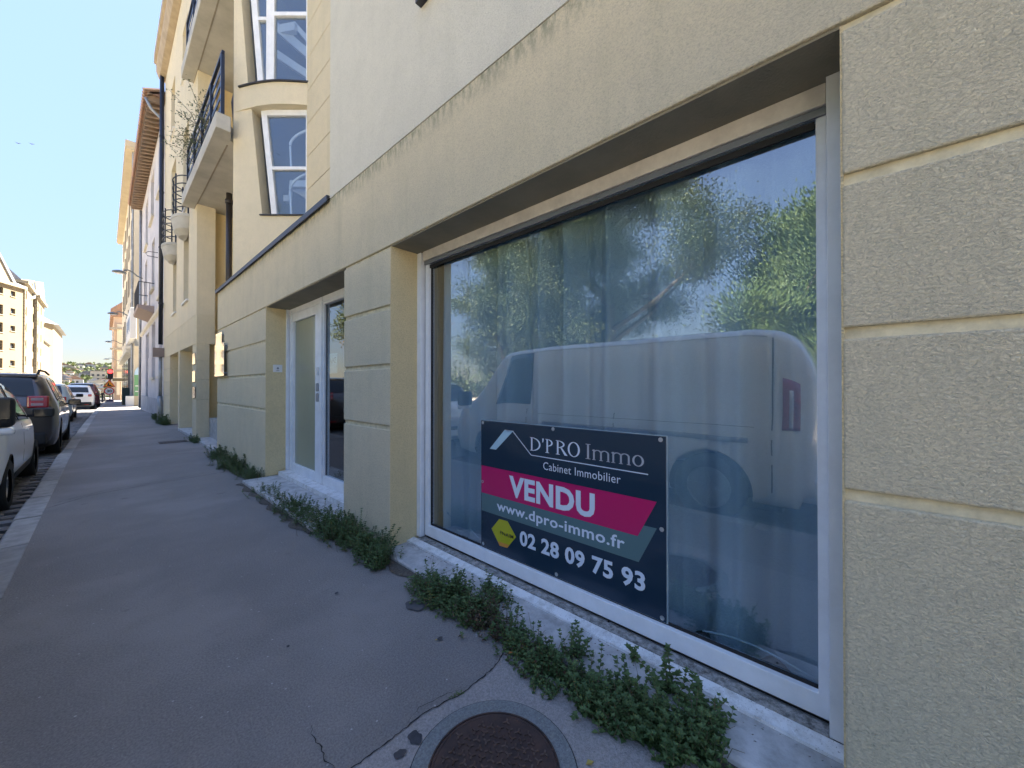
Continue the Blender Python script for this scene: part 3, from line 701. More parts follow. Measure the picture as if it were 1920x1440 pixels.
# ---------------------------------------------------------------- lettering
def text_obj(body, size, mat, name, parent, origin, right, up, bold=0, sx=1.0, extr=.0008, width=None, shear=0, align='LEFT', height=None, sp=1.0):
    cu = bpy.data.curves.new(name, 'FONT'); cu.body = body; cu.size = size; cu.extrude = extr; cu.offset = bold; cu.shear = shear
    cu.align_x = align; cu.space_character = sp; cu.resolution_u = 3
    t = bpy.data.objects.new(name, cu); COL.objects.link(t)
    bpy.context.view_layer.update()
    me = bpy.data.meshes.new_from_object(t.evaluated_get(bpy.context.evaluated_depsgraph_get()))
    bpy.data.objects.remove(t)
    xs = [v.co.x for v in me.vertices]; ysv = [v.co.y for v in me.vertices]
    x0, x1 = min(xs), max(xs); h0, h1 = min(ysv), max(ysv)
    kxs = (width / (x1 - x0)) if width else sx
    kys = (height / (h1 - h0)) if height else 1
    r_, u_ = Vector(right), Vector(up); n_ = r_.cross(u_)
    org = Vector(origin) - wpos(parent)
    for v in me.vertices:
        c = v.co.copy(); v.co = org + r_ * ((c.x - x0) * kxs) + u_ * ((c.y - (h0 if height else 0)) * kys) + n_ * c.z
    me.materials.clear(); me.materials.append(mat); me.name = name
    o = bpy.data.objects.new(name, me); COL.objects.link(o); o.parent = parent; WP[o.name] = wpos(parent)
    return o
def printed(name, c, rough=.22, coat=.6): return plain(name, c, rough, coat=coat)
SG = thing('sign_board', 'navy estate agent board with magenta VENDU band fixed low on the shop window', 'sign', (1.742, 1.25, .168))
NV = printed('sign_navy', (.012, .030, .055)); MG = printed('sign_magenta', (.47, .010, .115)); TL = printed('sign_teal', (.085, .16, .175))
SW_ = printed('sign_white', (.62, .70, .80)); SILV = printed('sign_silver', (.36, .40, .45)); YG = printed('sign_yellowgreen', (.42, .42, .02)); OR = printed('sign_orange', (.60, .27, .05))
LTB = printed('sign_light_teal', (.40, .58, .66))
def SP(a, z, lift=0): return (1.735 - lift, 1.872 - a, z)
MB().box(1.735, 1.739, .634, 1.872, .170, 1.020).build('panel', NV, SG, bevel=.001)
MB().box(1.7405, 1.7445, .628, 1.878, .166, 1.024).build('clear_backing', plain('acrylic_edge', (.30, .38, .42), .2), SG)
def flat(pts, name, mat, l0=.0006, l1=.0014):
    return MB().prism([SP(a, z, l0) for a, z in pts], (-(l1 - l0), 0, 0)).build(name, mat, SG)
flat([(.005, .606 - .195), (1.108, .408), (1.196, .591), (.005, .56)], 'teal_band', TL, .0003, .0008)
flat([(.004, .532), (1.104, .531), (1.196, .714), (.004, .716)], 'magenta_band', MG, .0010, .0016)
flat([(.085, .836), (.143, .836), (.293, .968), (.222, .973)], 'roof_mark', LTB, .0003, .0009)
def line(p, q_, w, mat):
    a, b = Vector(p), Vector(q_); d = (b - a).normalized(); n_ = Vector((-d.y, d.x)) * w
    flat([tuple(a - n_), tuple(b - n_), tuple(b + n_), tuple(a + n_)], 'line_mark', mat, .0003, .0009)
line((.225, .970), (.298, .968), .003, SW_); line((.292, .968), (.440, .838), .0022, SW_); line((.440, .8375), (1.155, .8345), .0024, SW_)
hexp = [(.102, .310), (.173, .391), (.247, .393), (.319, .313), (.244, .224), (.177, .219)]
flat(hexp, 'hexagon_mark', YG, .0003, .0009)
flat([(.16, .243), (.177, .219), (.244, .224), (.262, .247)], 'hexagon_tip', OR, .0010, .0013)
RT, UPV = (0, -1, 0), (0, 0, 1)
def stext(body, a, z, w, h, mat, name, bold=0, lift=.0006, size=.1, sp=1.06):
    return text_obj(body, size, mat, name, SG, SP(a, z, lift + .0008), RT, UPV, bold, extr=.0004, width=w, height=h, sp=sp)
stext('VENDU', .262, .556, .610, .132, SW_, 'lettering', .0038, .0016)
stext('www.dpro-immo.fr', .152, .425, .885, .082, SW_, 'lettering', .0016, .0006)
stext('02 28 09 75 93', .350, .272, .790, .093, SW_, 'lettering', .0032, .0004)
stext('FNAIM', .182, .294, .115, .024, plain('fnaim_ink', (.02, .02, .02), .4), 'lettering', .0004, .0010)
# classical serif capitals: drawn letters with bracket serifs added to the stems
def serif_word(word, a, z, w, h, mat, th=.0, capserif=True):
    o = stext(word, a, z, w, h, mat, 'lettering', th, .0004)
    return o
def glyphs(spec, mat, a0, z0, h):
    """hand drawn roman letters: stems, bowls, serifs; returns width used"""
    m = MB(); T = .0005
    def P(pts): m.prism([SP(a, z, .0004) for a, z in pts], (-T, 0, 0))
    def stem(x, zb, zt, w): P([(x, zb), (x + w, zb), (x + w, zt), (x, zt)])
    def ser(x, z, w, t=.0035, L=.0075): P([(x - L, z), (x + w + L, z), (x + w + L, z + t), (x - L, z + t)])
    def arc(cx, cz, rx, rz, a0_, a1_, w0, w1, n=14):
        for i in range(n):
            t0, t1 = R(a0_ + (a1_ - a0_) * i / n), R(a0_ + (a1_ - a0_) * (i + 1) / n)
            def ww(t): return w1 + (w0 - w1) * abs(math.cos(t))
            P([(cx + rx * math.cos(t0), cz + rz * math.sin(t0)), (cx + rx * math.cos(t1), cz + rz * math.sin(t1)),
               (cx + (rx - ww(t1)) * math.cos(t1), cz + (rz - ww(t1) * .8) * math.sin(t1)), (cx + (rx - ww(t0)) * math.cos(t0), cz + (rz - ww(t0) * .8) * math.sin(t0))])
    for ch, x, w in spec:
        s_ = h * .14
        if ch == 'D': stem(x, z0, z0 + h, s_); ser(x, z0, s_); ser(x, z0 + h - .0035, s_); arc(x + s_ * .8, z0 + h / 2, w - s_ * .8, h / 2, -90, 90, s_, s_ * .35)
        if ch == 'P' or ch == 'R':
            stem(x, z0, z0 + h, s_); ser(x, z0, s_); ser(x, z0 + h - .0035, s_); arc(x + s_ * .8, z0 + h * .74, w * .85 - s_, h * .26, -90, 90, s_ * .95, s_ * .35)
            if ch == 'R': P([(x + w * .38, z0 + h * .49), (x + w * .55, z0 + h * .49), (x + w + .008, z0), (x + w - .012, z0)])
        if ch == 'O': arc(x + w / 2, z0 + h / 2, w / 2, h / 2 + .001, 0, 360, s_ * 1.05, s_ * .4, 28)
        if ch == 'I': stem(x, z0, z0 + h, s_); ser(x, z0, s_, L=.009); ser(x, z0 + h - .0035, s_, L=.009)
        if ch == "'": P([(x, z0 + h * .72), (x + s_ * .5, z0 + h * .72), (x + s_, z0 + h), (x, z0 + h)])
        if ch == 'm':
            xh = h * .68; q_ = w / 2 - s_ * .25
            for k in range(3): stem(x + k * q_, z0, z0 + xh * (1 if k == 0 else .78), s_ * .85); ser(x + k * q_, z0, s_ * .85, .003, .0055)
            P([(x - .007, z0 + xh - .005), (x, z0 + xh - .009), (x, z0 + xh)])
            for k in range(2): arc(x + k * q_ + s_ * .42 + q_ / 2, z0 + xh * .72, q_ / 2 + s_ * .42, xh * .28, 0, 165, s_ * .85, s_ * .4, 10)
        if ch == 'o': arc(x + w / 2, z0 + h * .34, w / 2, h * .345, 0, 360, s_ * .95, s_ * .4, 22)
    return m.build('lettering', mat, SG)
glyphs([('D', .440, .072), ("'", .526, .02), ('P', .556, .055), ('R', .630, .064), ('O', .703, .078)], SW_, 0, .865, .080)
glyphs([('I', .826, .02), ('m', .862, .088), ('m', .972, .088), ('o', 1.077, .058)], SILV, 0, .865, .080)
serif_word('Cabinet Immobilier', .533, .765, .483, .045, SW_, -.0003)
for (a, z) in [(.018, 1.004), (.603, 1.006), (1.214, 1.004), (.015, .606), (1.218, .592), (.022, .190), (.626, .186), (1.219, .187)]:
    sc = MB().lathe((1.735, 1.872 - a, z), [(.0105, -.0005), (.0105, -.002), (.006, -.0028), (.0055, -.0012), (0, -.0012)], 16, 'x').build('screw', plain('screw_steel', (.55, .58, .60), .3, .7), SG, smooth=False)

# small notice and intercom, wall plaques
pn = thing('door_notice', 'small pale paper notice stuck behind the clear glass of the door', 'notice', (1.772, 4.46, 1.40))
box('paper', plain('notice_paper', (.42, .47, .40), .8), pn, 1.776, 1.778, 4.30, 4.54, 1.40, 1.63)
text_obj('AAE', .1, plain('notice_ink', (.08, .10, .09), .7), 'lettering', pn, (1.7752, 4.51, 1.52), RT, UPV, .002, extr=.0005, width=.18, height=.06)
ic = thing('intercom', 'small white square intercom plate on the yellowish side of the entrance recess', 'intercom', (1.60, 5.806, 1.44))
MB().box(1.545, 1.655, 5.795, 5.806, 1.445, 1.545).build('plate', PLASTIC_W, ic, bevel=.003)
MB().lathe((1.60, 5.794, 1.497), [(.014, 0), (.012, -.004), (0, -.004)], 14, 'y').build('button', GREYMET, ic)
MB().box(1.583, 1.617, 5.7935, 5.7945, 1.462, 1.468).build('name_strip', GREYRUB, ic)
MIRR = plain('glossy_plate', (.80, .80, .80), .04, .9)
for i, (a, b, c, d, xo, lab) in enumerate([(8.38, 8.93, 1.62, 2.235, 1.430, 'upper glossy company plaque at the corner of the entrance pier, catching the sunlit houses'),
                                           (8.06, 8.86, 1.435, 2.02, 1.405, 'lower wider glossy company plaque in front of the upper one on the entrance pier')]):
    t = thing('wall_plaque', lab, 'plaque', (xo, (a + b) / 2, c), 'glossy plaques on the entrance pier')
    MB().box(xo - .004, xo, a, b, c, d).build('plate', MIRR, t, bevel=.001)
    for yy in (a + .05, b - .05):
        for z_ in (c + .05, d - .05): MB().lathe((xo, yy, z_), [(.012, -.006), (.012, XF - xo)], 10, 'x').build('standoff', ZINC, t)
for i, (c, d, lab) in enumerate([(1.78, 2.04, 'topmost glossy plate on the edge of the second entrance pillar'), (1.36, 1.62, 'middle glossy plate on the edge of the second entrance pillar'), (.98, 1.24, 'lowest dark speckled plate on the edge of the second entrance pillar')]):
    t = thing('wall_plaque', lab, 'plaque', (XF - .01, 11.6, c), 'plates on the second entrance pillar')
    MB().box(XF - .02, XF - .002, 11.40, 11.78, c, d).build('plate', MIRR if i < 2 else plain('dark_plate', (.2, .2, .2), .2, .5, var=.6, vs=60), t)

# ================================================================= white house
WH = thing('town_house', 'old lavender white town house with projecting wooden eave and small iron balcony', 'house', (6, 25, 0))
XW = XF + .004
wh = [(19.4, 20.4, 4.75, 7.3), (19.55, 20.9, 8.95, 11.0), (22.5, 23.9, 5.6, 7.8), (22.9, 24.6, 8.9, 11.0), (26.3, 27.9, 8.5, 10.9), (26.6, 28.1, 5.6, 7.8),
      (18.95, 20.2, 1.65, 4.0), (21.9, 23.6, 1.65, 4.05), (25.1, 27.2, .05, 3.9)]
holewall(XW, 1.85, 18.55, 31, -.1, 11.6, wh).build('wall', HOUSE_W, WH)
MB().box(1.85, 9, 18.6, 30.95, -.1, 11.4).build('core', ASH_DARK, WH)
SHUT = plain('grey_shutter', (.36, .36, .40), .7, var=.25, vs=2, bs=0)
for i, (a, b, c, d) in enumerate(wh):
    if i == 8:
        w = box('door', SHUT, WH, 1.56, 1.60, a, b, c, d); box('door_panel', HOUSE_W, w, 1.54, 1.56, a + .3, b - .3, c + .3, d - 1.2); continue
    w = holewall(1.60, 1.65, a, b, c, d, [(a + .08, (a + b) / 2 - .03, c + .08, d - .08), ((a + b) / 2 + .03, b - .08, c + .08, d - .08)]).build('window', PLASTIC_W if i < 6 else SHUT, WH)
    box('pane', GLASS_FAR if i < 6 else SHUT, w, 1.615, 1.63, a + .08, b - .08, c + .08, d - .08)
    box('window_sill', STONE_Q, WH, XF - .08, 1.60, a - .08, b + .08, c - .10, c - .003)
MB().prism([(XW - .001, 18.55, 4.10), (XF - .07, 18.55, 4.16), (XF - .09, 18.55, 4.26), (XW - .001, 18.55, 4.28)], (0, 12.45, 0)).build('string_course', STONE_Q, WH)
ev = MB().add([(XF - .46, 18.5, 11.66), (1.9, 18.5, 12.2), (1.9, 31, 12.2), (XF - .46, 31, 11.66), (XF - .46, 18.5, 11.74), (1.9, 18.5, 12.28), (1.9, 31, 12.28), (XF - .46, 31, 11.74)],
         [(0, 1, 2, 3), (7, 6, 5, 4), (0, 4, 5, 1), (2, 6, 7, 3), (0, 3, 7, 4)]).build('eave', WOODB, WH)
for k in range(34):
    yy = 18.6 + k * .365
    MB().prism([(XF - .44, yy, 11.50), (XF + .0, yy, 11.60), (XF + .0, yy, 11.90), (XF - .44, yy, 11.66)], (0, .13, 0)).build('rafter', WOODB, WH)
MB().prism([(XF - .5, 18.5, 11.75), (5, 18.5, 13.6), (9, 18.5, 11.8), (9, 18.5, 11.6), (1.9, 18.5, 11.7)], (0, 12.5, 0)).build('roof', TILE, WH)
tb = MB()
for k in range(60):
    tb.tube([(XF - .56, 18.55 + k * .208, 11.77), (XF - .1, 18.55 + k * .208, 12.0)], .075, 6)
tag(tb.build('tile', TILE, WH), kind='stuff')
MB().tube([(1.40, 30.6, 11.5), (1.40, 30.6, 0)], .055, 8).tube([(XF - .5, 18.7, 11.62), (XF - .35, 18.7, 11.3), (1.40, 18.62, 11.0), (1.40, 18.62, 9.6)], .05, 8).build('downpipe', ZINC, WH, smooth=True)
b_ = MB().prism([(XF, 22.4, 4.42), (XF - .50, 22.4, 4.62), (XF - .52, 22.4, 4.74), (XF, 22.4, 4.74)], (0, 3.4, 0)).build('iron_balcony', plain('balcony_stone', (.36, .28, .24), .9), WH)
bal = MB()
for k in range(22): bal.tube([(XF - .48, 22.45 + k * .155, 4.74), (XF - .48, 22.45 + k * .155, 5.72)], .010, 4)
for k in range(3): bal.tube([(XF - .48 + k * .17, 22.45, 4.74), (XF - .48 + k * .17, 22.45, 5.72)], .010, 4)
bal.tube([(XF, 22.45, 5.73), (XF - .48, 22.45, 5.73), (XF - .48, 25.75, 5.73), (XF, 25.75, 5.73)], .02, 6)
for k in range(10): bal.lathe((XF - .48, 22.7 + k * .32, 5.25), [(.13, -.006), (.145, 0), (.13, .006)], 12, 'x')
bal.build('railing', DARKMET, b_)
ps = MB().tube([(XF, 20.9, 6.7), (1.18, 20.9, 6.68), (1.1, 20.9, 6.6), (1.16, 20.9, 6.5), (XF, 20.9, 6.5)], .012, 6).build('iron_bracket', DARKMET, WH)
MB().box(XF - .012, XW, 18.6, 30.9, -.05, .75).build('plinth', plain('plinth_grey', (.42, .42, .44), .9, col2=(.30, .30, .31), vs=2.5), WH)

# ================================================================= beige house with shop
BH = thing('beige_house', 'tall beige corner house with wide cornice, shop front and arched green advert', 'house', (6, 52, -.4))
bh = []
for yy in (41.5, 46, 50.5, 55, 59.5):
    for z_ in (5.8, 9.2, 12.4, 15.4): bh.append((yy, yy + 1.3, z_, z_ + 2.2))
holewall(XW, 1.9, 39, 66, -.6, 18.6, bh).build('wall', STONE_L, BH)
for (a, b, c, d) in bh:
    w = holewall(1.62, 1.68, a, b, c, d, [(a + .1, b - .1, c + .1, d - .1)]).build('window', STONE_SH, BH); box('pane', GLASS_FAR, w, 1.64, 1.66, a + .1, b - .1, c + .1, d - .1)
    box('shutter', STONE_SH, w, XF - .05, XF - .002, b + .05, b + .6, c, d)
MB().box(1.9, 9.5, 39.003, 65.9, -.6, 18.55).build('side_wall', HOUSE_B, BH)
MB().box(XF - .50, 9.6, 38.9, 66.2, 18.75, 19.2).box(XF - .42, 9.6, 38.95, 66.1, 18.6, 18.75).build('cornice', plain('ochre_cornice', (.42, .36, .26), .9, var=.15, vs=1), BH)
MB().tube([(1.38, 39.3, 18.6), (1.38, 39.3, 0)], .06, 8).build('downpipe', ZINC, BH)
MB().prism([(XW, 41.5, 3.75), (XF - .30, 41.5, 3.95), (XF - .34, 41.5, 4.15), (XW, 41.5, 4.3)], (0, 24.5, 0)).build('shop_cornice', STONE_Q, BH)
for k, (a, b, mt) in enumerate([(42.0, 43.2, STONE_SH), (44.2, 46.0, BLACKRUB), (47, 49.5, GLASS_FAR), (50.5, 54, GLASS_FAR), (55, 58, GLASS_FAR), (59, 63, GLASS_FAR)]):
    box('shop_front', mt, BH, XF - .06, XF - .0, a, b, gz(50) + .1, 3.6)
box('bin', plain('dark_green_bin', (.03, .045, .035), .6), BH, 1.0, XF - .07, 43.5, 45.2, -.35, 1.15)
AD1 = plain('advert_green', (.15, .34, .17), .35); AD2 = plain('advert_sky', (.45, .62, .75), .35)
ad = thing('advert_panel', 'arched green and blue advertising panel on the side wall of the beige house', 'advert', (1.75, 38.98, .6))
MB().prism([(1.50, 38.95, .55), (2.35, 38.95, .55), (2.35, 38.95, 2.1), (1.50, 38.95, 2.1)], (0, .045, 0)).build('green_panel', AD1, ad)
MB().prism([(1.50, 38.95, 2.1), (2.35, 38.95, 2.1)] + [(1.925 + .425 * math.cos(R(t)), 38.95, 2.1 + .7 * math.sin(R(t))) for t in range(0, 181, 15)], (0, .045, 0)).build('sky_panel', AD2, ad)
for z_ in (1.25, .85): box('white_stripe', PLASTIC_W, ad, 1.55, 2.3, 38.94, 38.949, z_, z_ + .07)
sb = thing('shop_sign', 'large white box sign projecting above the shop beyond the white house', 'sign', (1.3, 38, 4.4))
MB().box(1.15, 1.45, 35.3, 42, 4.45, 6.5).build('sign_box', PLASTIC_W, sb, bevel=.02)
MB().box(1.38, 1.6, 36.0, 36.1, 4.0, 4.45).box(1.38, 1.6, 40.5, 40.6, 4.0, 4.45).box(1.40, 1.46, 35.4, 39.2, 4.38, 4.45).build('bracket', ZINC, sb)
BL = plain('sign_blue', (.12, .20, .34), .5)
for k in range(5): MB().box(1.14, 1.149, 36.2 + k * 1.0, 36.7 + k * 1.0, 5.0 + (k % 2) * .2, 6.0).build('sign_mark', BL, sb)
box('plinth_block', PLASTIC_W, BH, 1.05, 1.46, 38.2, 39.0, -.3, .55)

# pink gabled tower house further on
PT = thing('tower_house', 'narrow pinkish stone house with bay windows standing out beyond the beige house', 'house', (3, 84, -.8))
MB().box(.95, 8, 80, 100, -1.2, 11.5).build('wall', HOUSE_P, PT)
MB().prism([(.6, 79.8, 11.5), (8.2, 79.8, 11.5), (8.2, 79.8, 12.0), (3.2, 79.8, 15.2), (.6, 79.8, 12.6)], (0, 20.4, 0)).build('roof', TILE, PT)
box('bay', STONE_L, PT, 1.25, 1.95, 79.5, 79.99, 0, 10.4)
for z_ in (2, 5, 8): box('window', GLASS_FAR, PT, .92, .949, 84, 86, z_, z_ + 1.8)
for z_ in (3.4, 6.6, 9.6): box('ledge', STONE_SH, PT, .55, 2.2, 79.3, 79.6, z_, z_ + .25)

# ================================================================= left side blocks (far)
def fbox(mb, o, ux, uy, a0, a1, t0, t1, z0, z1):   # box in a rotated plan frame
    P = lambda a, t: (o[0] + ux[0] * a + uy[0] * t, o[1] + ux[1] * a + uy[1] * t)
    q_ = [P(a0, t0), P(a1, t0), P(a1, t1), P(a0, t1)]
    mb.prism([(x, y_, z0) for x, y_ in q_], (0, 0, z1 - z0)); return mb
LBK = thing('quoined_block', 'sunlit cream block of flats with white quoins and dormers on the left', 'building', (-14, 112, -1))
O1 = (-10.1, 112.0); U1 = (-.423, -.906); N1 = (-.906, .423)        # face runs back towards us, N1 points inward
frm = lambda p: (O1[0] + U1[0] * p[1] + N1[0] * p[0], O1[1] + U1[1] * p[1] + N1[1] * p[0], p[2])
hl = []
for r_ in range(5):
    zb = 14.15 - 3.08 * (r_ - 1)
    hl.append((1.60, 2.60, zb, zb + .95))
    for c_ in range(4):
        hl.append((4.1 + c_ * 3.2, 5.5 + c_ * 3.2, zb - .5, zb + 1.2)) if r_ else hl.append((4.1 + c_ * 3.2, 5.2 + c_ * 3.2, zb, zb + 1.1))
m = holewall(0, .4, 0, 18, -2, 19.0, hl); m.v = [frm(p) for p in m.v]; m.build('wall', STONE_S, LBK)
for (a, b, c, d) in hl:
    w = MB(); w.box(.28, .33, a, b, c, d); w.v = [frm(p) for p in w.v]; w.build('window', GLASS_FAR, LBK)
    w = MB(); w.box(-.10, .05, a - .1, b + .1, c - .14, c - .002); w.v = [frm(p) for p in w.v]; w.build('window_sill', STONE_SQ, LBK)
m = MB(); m.box(.4, 9, 0, 18, -2, 18.9); m.v = [frm(p) for p in m.v]; m.build('core', ASH_DARK, LBK)
m = MB(); m.box(-.45, .41, -.3, 18, 19.0, 19.5); m.v = [frm(p) for p in m.v]; m.build('cornice', STONE_SQ, LBK)
m = MB(); m.prism([(-.4, -.3, 19.5), (4.5, -.3, 22.2), (9, -.3, 19.5)], (0, 18, 0)); m.v = [frm(p) for p in m.v]; m.build('roof', SLATE, LBK)
m = MB(); m.prism([(-.3, 2.6, 19.5), (-.3, 9, 19.5), (-.3, 5.6, 23.4)], (4, 0, 0)); m.v = [frm(p) for p in m.v]; m.build('gable', STONE_SQ, LBK)
m = MB(); m.prism([(-.5, 2.2, 19.55), (-.5, 2.8, 19.5), (-.5, 5.6, 23.4), (-.5, 5.6, 24.0)], (5, 0, 0)).prism([(-.5, 5.6, 24.0), (-.5, 5.6, 23.4), (-.5, 9, 19.5), (-.5, 9.6, 19.55)], (5, 0, 0)); m.v = [frm(p) for p in m.v]; m.build('gable_roof', SLATE, LBK)
# street wings
def wing(y0, y1, x, zt, nwin):
    hs = []
    for r_ in range(6):
        for c_ in range(nwin): yy = y0 + 1.6 + c_ * (y1 - y0 - 3) / max(1, nwin - 1) if nwin > 1 else y0 + 2; hs.append((yy, yy + 1.6, zt - 2.6 - 3.08 * r_, zt - .9 - 3.08 * r_))
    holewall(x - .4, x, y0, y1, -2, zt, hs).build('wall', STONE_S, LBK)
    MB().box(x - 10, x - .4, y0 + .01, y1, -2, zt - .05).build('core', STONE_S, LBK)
    for h in hs: box('window', GLASS_FAR, LBK, x - .32, x - .28, *h)
    z = zt - .6; k = 0
    while z > 0:
        w = .9 if k % 2 else .6
        MB().box(x - .3, x + .09, y0 - .05, y0 + w, z - .62, z).build('quoin', STONE_SQ, LBK); z -= .72; k += 1
    MB().box(x - 10, x + .5, y0 - .3, y1 + .2, zt, zt + .5).build('cornice', STONE_SQ, LBK)
wing(112.2, 125.5, -9.95, 20.2, 2); wing(126.2, 141, -9.6, 19.9, 3)
MB().prism([(-10.2, 112, 20.7), (-12.2, 112, 23.2), (-18, 112, 23.2), (-20, 112, 20.7)], (0, 13.5, 0)).prism([(-9.9, 126.2, 20.4), (-11.5, 126.2, 23.4), (-18, 126.2, 23.4), (-20, 126.2, 20.4)], (0, 14.8, 0)).build('roof', SLATE, LBK)
for (yc, x, zt) in ((122.0, -9.9, 20.7),):
    MB().lathe((x + .4, yc, zt), [(1.7, 0), (1.7, -5)], 16, 'x', R(-90), R(90)).build('dormer_roof', ZINC, LBK)
    m = MB(); m.prism([(x + .3, yc + 1.6 * math.cos(R(t)), zt + 1.9 * math.sin(R(t))) for t in range(0, 181, 15)], (-4, 0, 0)); m.build('dormer', STONE_SQ, LBK)
    box('window', GLASS_FAR, LBK, x + .301, x + .34, yc - .8, yc + .8, zt + .2, zt + 1.4)
MB().prism([(-9.3, 129.5, 20.4), (-9.3, 138.5, 20.4), (-9.3, 134, 24.6)], (-4, 0, 0)).build('gable', STONE_SQ, LBK)
# lower and taller stone houses with chimneys
ST2 = thing('chimney_house', 'narrow sunlit stone house with brick chimneys and overhanging cornice further left', 'house', (-14, 175, -1.7))
MB().box(-16, -10.3, 141.5, 165, -3, 12.6).build('low_wing', STONE_S, ST2)
MB().prism([(-9.9, 141.4, 12.5), (-13, 141.4, 14.6), (-16, 141.4, 12.5)], (0, 23.8, 0)).build('low_roof', SLATE, ST2)
MB().add([(-14.5, 160, -3), (-10.0, 172, -3), (-10.0, 205, -3), (-18, 205, -3), (-18, 160, -3), (-14.5, 160, 19.2), (-10.0, 172, 19.2), (-10.0, 205, 19.2), (-18, 205, 19.2), (-18, 160, 19.2)],
         [(0, 1, 6, 5), (1, 2, 7, 6), (2, 3, 8, 7), (3, 4, 9, 8), (4, 0, 5, 9), (5, 6, 7, 8, 9)]).build('tower_wall', STONE_S, ST2)
MB().add([(-14.8, 159, 19.2), (-9.0, 171.5, 19.2), (-9.0, 206, 19.2), (-18.5, 206, 19.2), (-18.5, 159, 19.2), (-15, 168, 22), (-12.5, 176, 22), (-12.5, 200, 22), (-16, 200, 22)],
         [(0, 1, 6, 5), (1, 2, 7, 6), (2, 3, 8, 7), (3, 4, 5, 8), (4, 0, 5), (5, 6, 7, 8), (4, 3, 2, 1, 0)]).build('tower_roof', SLATE, ST2)
for k in range(6):
    for z_ in (3, 8, 13): box('window', STONE_SH, ST2, -10.02, -9.93, 175 + k * 5, 177.2 + k * 5, z_, z_ + 3.4)
MB().box(-14.6, -12.6, 157, 162, 16, 25.4).build('chimney', BRICK, ST2)
MB().box(-15.8, -14.9, 154, 157, 16, 26.6).build('chimney', BRICK, ST2)

# ================================================================= far hillside town
hill = MB(); hp = [(-120, 420), (120, 420), (120, 900), (-120, 900)]
nx, ny = 24, 14; q_ = random.Random(11)
for j in range(ny + 1):
    for i in range(nx + 1):
        x = -160 + 360 * i / nx; y_ = 330 + 420 * j / ny
        hill.v.append((x, y_, -9 + 31 * min(1, j / ny * 1.25) ** .9 + 2.5 * math.sin(x * .05) * (j / ny) + q_.uniform(-.8, .8)))
for j in range(ny):
    for i in range(nx): a = j * (nx + 1) + i; hill.f.append((a, a + 1, a + nx + 2, a + nx + 1))
struct(hill.build('hill', HILLM, smooth=True))
fm = [plain('far_white', (.62, .60, .55), .9, var=.1, vs=.1), plain('far_cream', (.52, .46, .36), .9), plain('far_grey', (.42, .42, .42), .9), plain('far_ochre', (.45, .32, .22), .9)]
specs = [(-20, 430, 9, 10, -4, 11.5, 0, 'white slab of flats halfway up the far hill'), (-3, 415, 8, 10, -4, 12.5, 1, 'cream terraced flats halfway up the far hill'),
         (9, 400, 9, 10, -4, 13, 0, 'white terraced flats beside the pinkish tower house, far off'), (-13, 520, 17, 12, 8, 20, 0, 'long white block near the crest of the far hill'), (9, 500, 9, 12, 6, 21.5, 2, 'grey block near the crest of the far hill'),
         (2, 380, 7, 8, -6, 6, 2, 'grey flats with flat roof below the white terraced ones')]
for (x, y_, w, d, z0, z1, mi, lab) in specs:
    t = thing('far_block', lab, 'building', (x, y_, z0 - 3)); m = MB()
    box('wall', fm[mi], t, x - w / 2, x + w / 2, y_, y_ + d, z0 - 6, z1)
    for zz in range(int((z1 - z0) // 3)):
        for k in range(int(w // 2.6)):
            box('window', GLASS_FAR, t, x - w / 2 + .8 + k * 2.6, x - w / 2 + 2.1 + k * 2.6, y_ - .08, y_ - .01, z0 + .9 + zz * 3, z0 + 2.4 + zz * 3)
    box('roof', [TILE, SLATE][mi % 2], t, x - w / 2 - .3, x + w / 2 + .3, y_ - .3, y_ + d, z1, z1 + .5)

hq = random.Random(77)
for i in range(46):
    yh = 345 + 170 * hq.random() ** 1.2; x = -.055 * yh + (.085 * yh) * hq.random(); zh = -8 + 25 * min(1, (yh - 330) / 190) ** .9
    w, d, h = hq.uniform(4, 8), hq.uniform(5, 8), hq.uniform(3, 7); ci = hq.randrange(4); ri = hq.randrange(4)
    t = thing('hillside_house', 'small %s house with gabled %s roof on the far hillside' % (('white', 'cream', 'grey', 'ochre')[ci], ('slate', 'pale zinc', 'red tile', 'brown')[ri]), 'house', (x, yh, zh), 'houses on the far hillside')
    box('wall', fm[ci], t, x - w / 2, x + w / 2, yh, yh + d, zh - 3, zh + h)
    MB().prism([(x - w / 2 - .3, yh - .2, zh + h), (x + w / 2 + .3, yh - .2, zh + h), (x, yh - .2, zh + h + w * .33)], (0, d + .4, 0)).build('roof', [SLATE, ZINC, TILE, STONE_SH][ri], t)
    for k in range(2): box('window', GLASS_FAR, t, x - w * .3 + k * w * .38, x - w * .3 + k * w * .38 + 1.1, yh - .06, yh - .005, zh + h - 2.4, zh + h - .9)
hv = MB(); hq = random.Random(5)
for i in range(9000):
    yh = 335 + 230 * hq.random(); x = -.07 * yh + .12 * yh * hq.random(); zh = -8 + 27 * min(1, (yh - 330) / 190) ** .9
    if math.sin(x * .55) * math.sin(yh * .11) < .1: continue
    leafset_ = Vector((hq.gauss(0, 1), hq.gauss(0, 1), hq.gauss(0, 1))).normalized(); c = Vector((x, yh, zh + hq.uniform(-1, 4.5))); a_ = leafset_.cross(Vector((0, 0, 1))) * 1.0; b_2 = leafset_.cross(a_)
    hv.add([c - a_, c - b_2, c + a_, c + b_2], [(0, 1, 2, 3)])
tag(hv.build('hill_trees', LEAF_D), 'dark tree clumps between the houses on the far hill', 'trees', kind='stuff')
